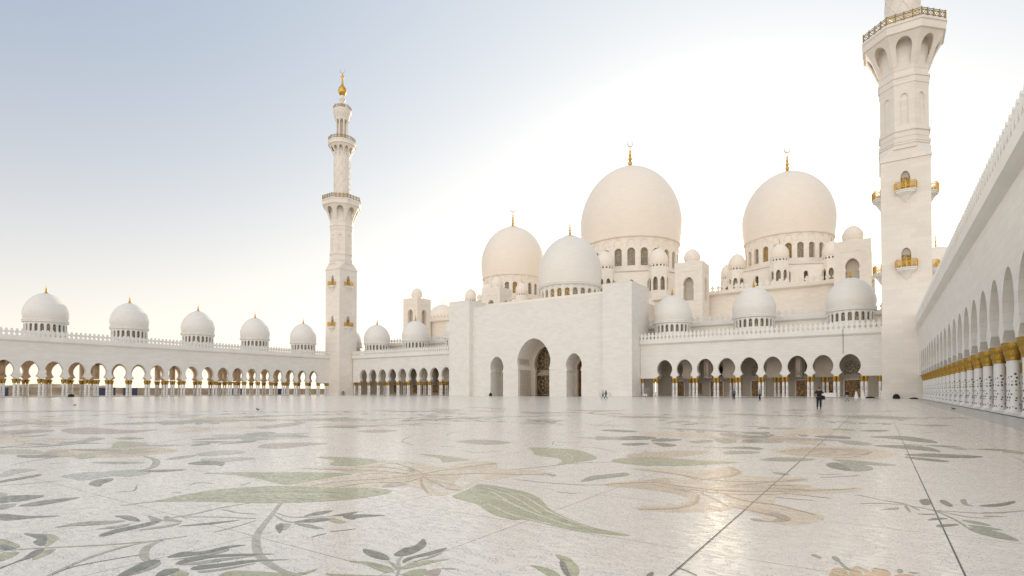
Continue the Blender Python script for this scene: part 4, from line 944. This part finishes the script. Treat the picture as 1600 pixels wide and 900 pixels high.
for L_ in ([(340,320),(430,312),(470,328)], [(360,875),(420,870),(440,900)], [(480,860),(510,880),(520,900)]): St(D_, 'veinl', .02, L_)
for i, (nm, c) in enumerate(ACOL.items()):
    if nm not in ART: continue
    o = part('floral_inlay', ART[nm], tile_mat('inlay_'+nm, c, var=.12, rough=.30, streak=True), court, (0, 0, .0006+.00014*i), merge=False)


# ------------------------------------------------------------------ people
def skin_obj(name, verts, edges, radii, mat, parent, root=0, sub=1):
    me = bpy.data.meshes.new(name); me.from_pydata(verts, edges, [])
    o = bpy.data.objects.new(name, me); link(o, parent, WL[parent])
    sk = o.modifiers.new('skin', 'SKIN'); sl = me.skin_vertices[0].data
    for i, r in enumerate(radii): sl[i].radius = (r, r) if not isinstance(r, tuple) else r
    sl[root].use_root = True; sk.use_smooth_shade = True
    if sub: s = o.modifiers.new('sub', 'SUBSURF'); s.levels = sub; s.render_levels = sub
    me.materials.append(mat); return o
SKIN = plain('skin', (.36,.21,.14), rough=.55, noise=.05)
HAIR = plain('dark_hair', (.02,.015,.012), rough=.6)
def person(label, x, y, rz, h, top, legs, shoe, pose, hair=True, long_coat=False, group=None):
    """pose: ankles, knees, elbows, wrists given in a 1.75 m figure looking along +y"""
    p = thing('person', label, 'person', (x, y, 0.0), rz=rz, group=group); s = h/1.75
    V = []; E = []; Rr = []
    def add(v, r, e=None):
        V.append(tuple(c*s for c in v)); Rr.append(r*s if not isinstance(r, tuple) else (r[0]*s, r[1]*s)); i = len(V)-1
        if e is not None: E.append((e, i))
        return i
    pel = add((0, 0, .95), .13); wst = add((0, .0, 1.08), .12, pel); ch = add((0, .0, 1.27), .15, wst); up = add((0, -.01, 1.40), .11, ch)
    nk = add((0, .0, 1.49), .055, up); hd = add((0, .02, 1.58), .085, nk); cr = add((0, .02, 1.67), .085, hd)
    add((0, .115, 1.585), .018, hd)            # nose
    for sx in (-1, 1): add((sx*.088, .0, 1.60), .018, hd)
    J = {}
    for sx, k in ((-1, 'l'), (1, 'r')):
        sh = add((sx*.17, -.01, 1.39), .065, up); el = add(pose['el'+k], .045, sh); wr = add(pose['wr'+k], .03, el)
        d = (Vector(pose['wr'+k])-Vector(pose['el'+k])).normalized(); pm = Vector(pose['wr'+k])+d*.07; pi = add(tuple(pm), .034, wr)
        side = d.cross(Vector((0, 0, 1))) if abs(d.z) < .9 else Vector((0, 1, 0)); side.normalize()
        for j, ln_ in enumerate((.065, .078, .074, .058)):
            b = pm+side*(.027-.018*j)+d*.015; f1 = add(tuple(b), .0095, pi); add(tuple(b+d*ln_*.6+Vector((0, 0, -.01))), .008, f1)
        th_ = add(tuple(pm-d*.03+side*.04), .011, pi); add(tuple(pm+side*.058+d*.02), .009, th_)
        hp = add((sx*.095, 0, .90), .095, pel); kn = add(pose['kn'+k], .062, hp); an = add(pose['an'+k], .042, kn)
        a = Vector(pose['an'+k]); add((a.x+sx*.02, a.y+.14, .035), .035, an)
        J[k] = (sh, el, wr, hp, kn, an)
    body = skin_obj('body', V, E, Rr, SKIN, p)
    # clothes: the same joints, a little fuller
    def P3(v): return tuple(c*s for c in v)
    tv = [(0,0,.93 if not long_coat else .82), (0,0,1.08), (0,0,1.27), (0,-.01,1.41), (0,-.005,1.455)]; te = [(0,1),(1,2),(2,3),(3,4)]; tr = [.175, .16, .19, .13, .075]
    for sx, k in ((-1, 'l'), (1, 'r')):
        b = len(tv); e_, w_ = pose['el'+k], pose['wr'+k]; wc = tuple(e_[i]+(w_[i]-e_[i])*.93 for i in range(3))
        tv += [(sx*.175, -.01, 1.39), e_, wc]; tr += [.082, .06, .045]; te += [(3, b), (b, b+1), (b+1, b+2)]
    skin_obj('jacket', [P3(v) for v in tv], te, [r*s for r in tr], top, p)
    lv = [(0,0,.97)]; le = []; lr = [.145]
    for sx, k in ((-1, 'l'), (1, 'r')):
        b = len(lv); a = pose['an'+k]; lv += [(sx*.10, 0, .88), pose['kn'+k], (a[0], a[1], a[2]+.02)]; lr += [.115, .082, .068]; le += [(0, b), (b, b+1), (b+1, b+2)]
    skin_obj('trousers', [P3(v) for v in lv], le, [r*s for r in lr], legs, p)
    for sx, k in ((-1, 'l'), (1, 'r')):
        a = pose['an'+k]; skin_obj('shoe', [P3((a[0], a[1]-.05, a[2]-.04)), P3((a[0]+sx*.01, a[1]+.06, a[2]-.05)), P3((a[0]+sx*.02, a[1]+.17, a[2]-.06))], [(0,1),(1,2)], [.05*s, .048*s, .038*s], shoe, p)
    if hair:
        hv = [(0, -.015, 1.60), (0, -.015, 1.69), (0, .03, 1.72)]; skin_obj('hair', [P3(v) for v in hv], [(0,1),(1,2)], [.085*s, .09*s, .07*s], HAIR, p)
    for sx in (-1, 1):
        m = MB(); m.lathe([(.002, -.011*s), (.009*s, -.006*s), (.011*s, 0), (.009*s, .006*s), (.002, .011*s)], 8)
        e = part('eye', m, DARK, p, WL[p]); e.location = (sx*.03*s, .098*s, 1.615*s)
    return p
BLACK = plain('black_cloth', (.013,.013,.015), rough=.85, noise=.3); NAVY = plain('dark_denim', (.03,.045,.07), rough=.85); PALE = plain('pale_shirt', (.34,.40,.38), rough=.8)
GREYC = plain('grey_cloth', (.10,.13,.125), rough=.85); LIGHTL = plain('light_trousers', (.42,.40,.36), rough=.8); SHOE = plain('dark_leather', (.02,.017,.015), rough=.4)
stand = dict(ell=(-.22,-.02,1.10), elr=(.22,-.02,1.10), wrl=(-.22,.06,.87), wrr=(.22,.06,.87), knl=(-.10,.03,.49), knr=(.10,.0,.49), anl=(-.11,-.01,.09), anr=(.12,-.04,.09))
photo = dict(stand, ell=(-.30,.12,1.24), elr=(.30,.12,1.24), wrl=(-.10,.26,1.50), wrr=(.10,.26,1.50), anl=(-.13,-.02,.09), anr=(.10,.03,.09))
walk = dict(stand, knl=(-.08,.20,.50), anl=(-.08,.30,.10), knr=(.09,-.06,.48), anr=(.09,-.38,.14), wrl=(-.22,-.10,.88), wrr=(.22,.22,.90), elr=(.22,.06,1.10))
def at_floor(px, py): return G(px, py)
x, y = at_floor(1280, 639.3)
p1 = person('person in a black suit seen from behind, both arms raised to a camera', x, y, TH-.45, 1.76, BLACK, BLACK, SHOE, photo)
m = MB(); m.lathe([(.02,-.18),(.10,-.17),(.12,-.05),(.11,.10),(.07,.14),(.02,.15)], 14, mod=lambda a, z: 1+.25*abs(math.cos(a)))
q = Matrix.Rotation(TH-.45, 3, 'Z') @ Vector((.27, -.02, 0))
bagp = single('shoulder_bag', m, BLACK, 'black shoulder bag hanging at the hip of the person in the black suit', 'bag', (x+q.x, y+q.y, .93), 40)
m = MB(); m.path([(0,0,.12),(-.10,.02,.30),(-.28,.04,.50)], .012, 5); link(bpy.data.objects.new('strap', m.mesh('strap', BLACK)), bagp, WL[bagp])
bagp.rotation_euler.z = TH-.45
m = MB(); m.box(-.07,.07,-.03,.03,-.045,.045); m.lathe([(.034,.0),(.034,.001)], 14)
for z0, z1, r in ((0, .07, .035),): m.bar((0,.03,0), (0,.09,0), r, 14)
q = Matrix.Rotation(TH-.45, 3, 'Z') @ Vector((0, .30, 0)); o = single('camera', m, BLACK, 'small black camera held up by the person in the black suit', 'camera', (x+q.x, y+q.y, 1.60), 30); o.rotation_euler.z = TH-.45
x, y = at_floor(1146.7, 625.4); person('person in dark grey clothes standing left of the one in a pale shirt', x, y, TH+2.7, 1.78, GREYC, BLACK, SHOE, stand)
x, y = at_floor(1187, 625.6); person('person in a pale green shirt and dark jeans facing the wing arches', x, y, TH+.5, 1.74, PALE, NAVY, SHOE, stand)
x, y = at_floor(1323.5, 627.3); person('person in a dark top and light trousers striding in front of the white barrier', x, y, TH+PI/2+.2, 1.62, BLACK, LIGHTL, SHOE, walk)
x, y = at_floor(942.3, 623.3); person('person in pale clothes walking by the portal, left of a pair', x, y, TH+PI/2, 1.66, plain('cream_cloth', (.45,.43,.40), rough=.8), GREYC, SHOE, walk)
x, y = at_floor(946.8, 623.2); person('person in grey clothes walking by the portal, right of a pair', x, y, TH+PI/2+.3, 1.70, GREYC, GREYC, SHOE, walk)
# seated figure in a black robe by the far end of the left arcade's first arches
def heap(name, label, cat, x, y, w, d, h, mat, seed, z=0.0):
    rr = random.Random(seed); m = MB(); ph = [rr.random()*6 for _ in range(4)]
    m.lathe([(1.0,0),(1.06,.12),(1.0,.4),(.78,.7),(.45,.92),(.08,1.0)], 22, mod=lambda a, zz: 1+.12*math.sin(3*a+ph[0])+.07*math.sin(7*a+ph[1]+4*zz))
    m.v = [(vx*w/2, vy*d/2, vz*h) for vx, vy, vz in m.v]
    return single(name, m, mat, label, cat, (x, y, z), 60)
x, y = 3.2, 126.0; heap('sack', 'round black sack standing at the foot of the near minaret', 'sack', x-.6, y, 1.05, .9, .92, BLACK, 1)
heap('tarpaulin', 'low folded black cover lying at the foot of the near minaret', 'cover', 5.2, 122.5, 1.25, .8, .30, BLACK, 2)
heap('sack', 'small dark sack lying in the left doorway of the portal', 'sack', -93.9, 128.2, .9, .7, 1.0, BLACK, 3)
X = XL+1.2; heap('sack', 'dark bundle lying under the second arch of the left arcade', 'bundle', X, 50.6, 1.0, 1.2, .75, BLACK, 4)
heap('mat', 'dark flat mat spread before the left arcade', 'mat', XL+5.5, 45.5, 2.4, 1.2, .12, plain('mat_cloth', (.06,.06,.065), rough=.9), 5)
heap('cover', 'low dark cover lying at the end column beside the near minaret', 'cover', -1.5, YF-.9, 1.7, .7, .34, BLACK, 6)
# white barrier, folding signs, trestle, trolley, bin
WPL = plain('white_plastic', (.80,.79,.76), rough=.45, noise=.04); STL = plain('brushed_steel', (.55,.54,.52), rough=.4, metal=.8)
t = thing('barrier', 'white panel barrier standing before the last arches of the near wing', 'barrier', (-8.6, YF-3.2, 0))
m = MB(); m.box(-1.3,1.3,-.05,.05,.16,1.02); m.box(-1.36,1.36,-.07,.07,1.02,1.10); part('panel', m, WPL, t, WL[t])
for s in (-1, 1):
    m = MB(); m.box(s*1.1-.05,s*1.1+.05,-.3,.3,.02,.10); m.box(s*1.1-.04,s*1.1+.04,-.04,.04,.1,.2); part('foot', m, STL, t, WL[t])
for i, xx in enumerate((-3.9, -2.75)):
    t = thing('folding_sign', ('white folding floor sign near the last column, left of its twin', 'white folding floor sign near the last column, right of its twin')[i], 'sign', (xx, YF-2.6, 0), group='white folding signs by the near wing')
    for s in (-1, 1):
        m = MB(); vs = [(-.36, s*.35, .0), (.36, s*.35, .0), (.14, s*.03, 1.35), (-.14, s*.03, 1.35)]
        m.add(vs+[(a, b+s*.03, c) for a, b, c in vs], [(0,1,2,3),(7,6,5,4),(0,4,5,1),(1,5,6,2),(2,6,7,3),(3,7,4,0)]); part('board', m, WPL, t, WL[t])
x, y = G(970, 622.8)
t = thing('trestle', 'low white trestle barrier standing on the floor right of the portal arches', 'trestle', (-62+5.5, 125.3, 0))
m = MB(); m.bar((-1.6,0,1.0),(1.6,0,1.0),.05,8); m.bar((-1.6,0,.55),(1.6,0,.55),.035,8); part('rail', m, STL, t, WL[t])
for sx in (-1.4, 1.4):
    m = MB(); m.bar((sx,-.3,.0),(sx,0,1.0),.035,8); m.bar((sx,.3,.0),(sx,0,1.0),.035,8); part('leg', m, STL, t, WL[t])
t = thing('trolley', 'pale metal cage trolley parked in the corner right of the portal', 'trolley', (-48.2, 131.2, 0))
m = MB()
for zz in (.2, .85, 1.5, 2.1):
    for a, b in (((-.7,-.4),(.7,-.4)), ((-.7,.4),(.7,.4)), ((-.7,-.4),(-.7,.4)), ((.7,-.4),(.7,.4))): m.bar((*a, zz), (*b, zz), .03, 6)
for a in ((-.7,-.4),(.7,-.4),(-.7,.4),(.7,.4),(0,-.4),(0,.4)): m.bar((*a, .15), (*a, 2.2), .035, 6)
part('cage', m, STL, t, WL[t])
m = MB(); m.box(-.68,.68,-.38,.38,.2,.26); m.box(-.5,.3,-.3,.3,.26,.8); part('load', m, WPL, t, WL[t])
for a in ((-.6,-.35),(.6,-.35),(-.6,.35),(.6,.35)):
    m = MB(); m.bar((a[0]-.02,a[1],.08),(a[0]+.02,a[1],.08),.08,12); part('wheel', m, BLACK, t, WL[t])
t = thing('bin', 'small dark framed litter bin at the foot of the far minaret', 'bin', (-159.0, 128.0, 0))
m = MB(); m.lathe([(.32,0),(.36,.1),(.36,.95),(.30,1.0)], 16); part('body', m, plain('bin_body', (.40,.38,.35)), t, WL[t], 40)
m = MB(); m.lathe([(.42,1.0),(.42,1.15),(.2,1.35),(.05,1.4)], 16); m.lathe([(.42,0),(.42,.12)], 16)
for k in range(4): a = PI/4+PI/2*k; m.bar((.4*math.cos(a),.4*math.sin(a),.1),(.4*math.cos(a),.4*math.sin(a),1.05),.04,6)
part('frame', m, BLACK, t, WL[t], 40)
# the cable hanging down the near wing
m = MB(); m.path([(-6.2, YF-.75, 14.4), (-6.2, YF-.72, 13.4), (-6.2, YF-.06, 12.7), (-6.2, YF-.06, 9.3)], .05, 6)
single('cable', m, plain('grey_cable', (.2,.2,.19), rough=.6), 'thin grey cable hanging down the wall above the last arch of the near wing', 'cable')
# pigeons
PG = plain('pigeon_grey', (.10,.10,.11), rough=.7)
for lab, px, py, rz in (('pigeon walking on the bare floor at the far left', 117, 634.5, .4), ('pigeon on the floor in front of the far minaret', 403, 641.5, 2.2), ('pigeon on the smooth apron beside the right arcade', 1490, 640.5, 1.2)):
    x, y = G(px, py); b = thing('pigeon', lab, 'bird', (x, y, 0), group='pigeons on the courtyard floor', rz=rz); b.scale = (.7, .7, .7)
    m = MB(); m.lathe([(.01,-.17),(.05,-.12),(.085,0),(.07,.09),(.035,.14),(.02,.16)], 12)
    m.v = [(vx, vz, .14+vy*.9-vz*.25*0) for vx, vy, vz in m.v]
    m.lathe([(.02,.15),(.032,.19),(.035,.24),(.02,.275),(.004,.28)], 10, c=(0,.14)); m.bar((0,.17,.235),(0,.215,.225),.010,6,.003)
    m.box(-.035,.035,-.30,-.14,.125,.145)
    m.bar((-.03,.0,.08),(-.03,.02,0),.008,5); m.bar((.03,.0,.08),(.03,.02,0),.008,5)
    link(bpy.data.objects.new('body', m.mesh('body', PG, 60)), b, WL[b])
    for s in (-1, 1):
        w_ = MB(); w_.lathe([(.005,-.2),(.03,-.14),(.045,-.02),(.03,.07),(.005,.1)], 8); w_.v = [(s*.07+vx*.35, vz, .15+vy*1.1) for vx, vy, vz in w_.v]
        link(bpy.data.objects.new('wing', w_.mesh('wing', PG, 60)), b, WL[b])


# ------------------------------------------------------------------ beyond the left arcade
m = MB()
for k in range(40):
    y0 = -20+k*6; m.box(-236, -235.6, y0, y0+5.9, 0, 2.7)
single('boundary_wall', m, plain('site_wall', (.46,.37,.27), rough=.8, noise=.2, scale=.4), 'low sand coloured boundary wall seen through the left arcade', 'wall')
for i, (a, b) in enumerate(((46, 50), (72, 77), (79.5, 83.5), (108, 112), (117, 121), (136, 140))):
    m = MB(); m.box(-212, -211.8, a, b, 0, 2.5); m.box(-212.1, -211.7, a-.1, a+.1, 0, 2.6); m.box(-212.1, -211.7, b-.1, b+.1, 0, 2.6)
    lab = ('blue hoarding panel behind the first open arch from the left', 'blue hoarding panel behind the left arcade, below its second dome', 'narrow blue hoarding panel just past the second dome', 'blue hoarding panel behind the left arcade under its third dome', 'small blue hoarding panel between the third and fourth domes', 'farthest blue hoarding panel seen through the left arcade')[i]
    single('hoarding', m, plain('blue_hoarding', (.06,.08,.17), rough=.6), lab, 'hoarding', group='blue hoardings beyond the left arcade')
m = MB(); rnd = random.Random(3)
nx, ny = 26, 26
vs = []
for j in range(ny+1):
    for i in range(nx+1):
        x = -290+i*60/nx*1.0; y = 48+j*56/ny; u = (i/nx-.5)*2; v = (j/ny-.5)*2
        z = 4.0*max(0, 1-u*u-v*v*.9)**.8*(.85+.3*rnd.random()) if u*u+v*v*.9 < 1 else -.1
        vs.append((x, y, z))
m.add(vs, [(j*(nx+1)+i, j*(nx+1)+i+1, (j+1)*(nx+1)+i+1, (j+1)*(nx+1)+i) for j in range(ny) for i in range(nx)])
o = struct('hill', m, plain('sand_heap', (.40,.31,.20), rough=.95, noise=.25, scale=.3), smooth=60)

# ------------------------------------------------------------------ light, sky, camera
SUN_D = Vector((-.247, 1.039, 0)).normalized(); EL = R(9.3)
sun_v = Vector((SUN_D.x*math.cos(EL), SUN_D.y*math.cos(EL), math.sin(EL)))
L = bpy.data.lights.new('sun', 'SUN'); L.energy = 3.0; L.angle = R(.53); L.color = (1, .84, .64)
so = bpy.data.objects.new('sun', L); col.objects.link(so); so.rotation_euler = (-sun_v).to_track_quat('-Z', 'Y').to_euler()
W = bpy.data.worlds.new('World'); sc.world = W; W.use_nodes = True; nt = W.node_tree; ln = nt.links
bg = nt.nodes['Background']
sky = nt.nodes.new('ShaderNodeTexSky'); sky.sky_type = 'NISHITA'; sky.sun_disc = False; sky.sun_elevation = EL
sky.sun_rotation = math.atan2(SUN_D.x, SUN_D.y); sky.air_density = 1.0; sky.dust_density = 1.4; sky.ozone_density = 1.0
tc = nt.nodes.new('ShaderNodeTexCoord')
dp = nt.nodes.new('ShaderNodeVectorMath'); dp.operation = 'DOT_PRODUCT'; ln.new(tc.outputs['Generated'], dp.inputs[0]); dp.inputs[1].default_value = sun_v
nrm = nt.nodes.new('ShaderNodeVectorMath'); nrm.operation = 'NORMALIZE'; ln.new(tc.outputs['Generated'], nrm.inputs[0]); ln.new(nrm.outputs[0], dp.inputs[0])
dot = math_n(nt, 'MAXIMUM', dp.outputs['Value'], 0.0)
sz = nt.nodes.new('ShaderNodeSeparateXYZ'); ln.new(nrm.outputs[0], sz.inputs[0])
def scaled(fac, c):
    n = nt.nodes.new('ShaderNodeVectorMath'); n.operation = 'SCALE'; n.inputs[0].default_value = c; ln.new(fac, n.inputs['Scale']); return n.outputs[0]
def addv(a, b):
    n = nt.nodes.new('ShaderNodeVectorMath'); n.operation = 'ADD'; ln.new(a, n.inputs[0]); ln.new(b, n.inputs[1]); return n.outputs[0]
sk = nt.nodes.new('ShaderNodeVectorMath'); sk.operation = 'SCALE'; ln.new(sky.outputs[0], sk.inputs[0]); sk.inputs['Scale'].default_value = .03
wide = math_n(nt, 'POWER', dot, 3.6); mid = math_n(nt, 'POWER', dot, 40.0); tight = math_n(nt, 'POWER', dot, 300.0)
zab = math_n(nt, 'MINIMUM', math_n(nt, 'ABSOLUTE', sz.outputs[2]), 1.0)
hz = math_n(nt, 'POWER', math_n(nt, 'SUBTRACT', 1.0, zab), 2.5); zen_fill = math_n(nt, 'POWER', zab, 4.0)  # overhead term is an unseen warm fill, added to light the floor
back = math_n(nt, 'POWER', math_n(nt, 'MAXIMUM', math_n(nt, 'MULTIPLY', dp.outputs['Value'], -1.0), 0.0), .8)  # unseen warm fill behind the camera, added to brighten the shaded facades
bk = math_n(nt, 'ADD', math_n(nt, 'MULTIPLY', dot, 0.0), 1.0)
tot = addv(sk.outputs[0], scaled(wide, (.56, .50, .37))); tot = addv(tot, scaled(mid, (.6, .5, .36))); tot = addv(tot, scaled(tight, (2.6, 2.1, 1.5)))
tot = addv(tot, scaled(hz, (.88, .66, .34))); tot = addv(tot, scaled(bk, (.19, .30, .475))); tot = addv(tot, scaled(zen_fill, (.55, .45, .26)))
tot = addv(tot, scaled(back, (1.12, .965, .80)))
ln.new(tot, bg.inputs['Color']); bg.inputs['Strength'].default_value = 1.0

cam = bpy.data.cameras.new('camera'); co = bpy.data.objects.new('camera', cam); col.objects.link(co)
cam.sensor_width = 36; cam.lens = 36*F/1600; cam.shift_y = (HOR-F*math.tan(PITCH)-450)/1600; cam.clip_end = 6000; cam.clip_start = .05
co.location = (0, 0, EYE); co.rotation_euler = (PI/2+PITCH, 0, TH)
sc.camera = co
sc.view_settings.view_transform = 'Standard'; sc.view_settings.look = 'None'; sc.view_settings.exposure = 0
sc.cycles.max_bounces = 8; sc.cycles.diffuse_bounces = 4; sc.cycles.sample_clamp_indirect = 6
sc.cycles.use_denoising = True
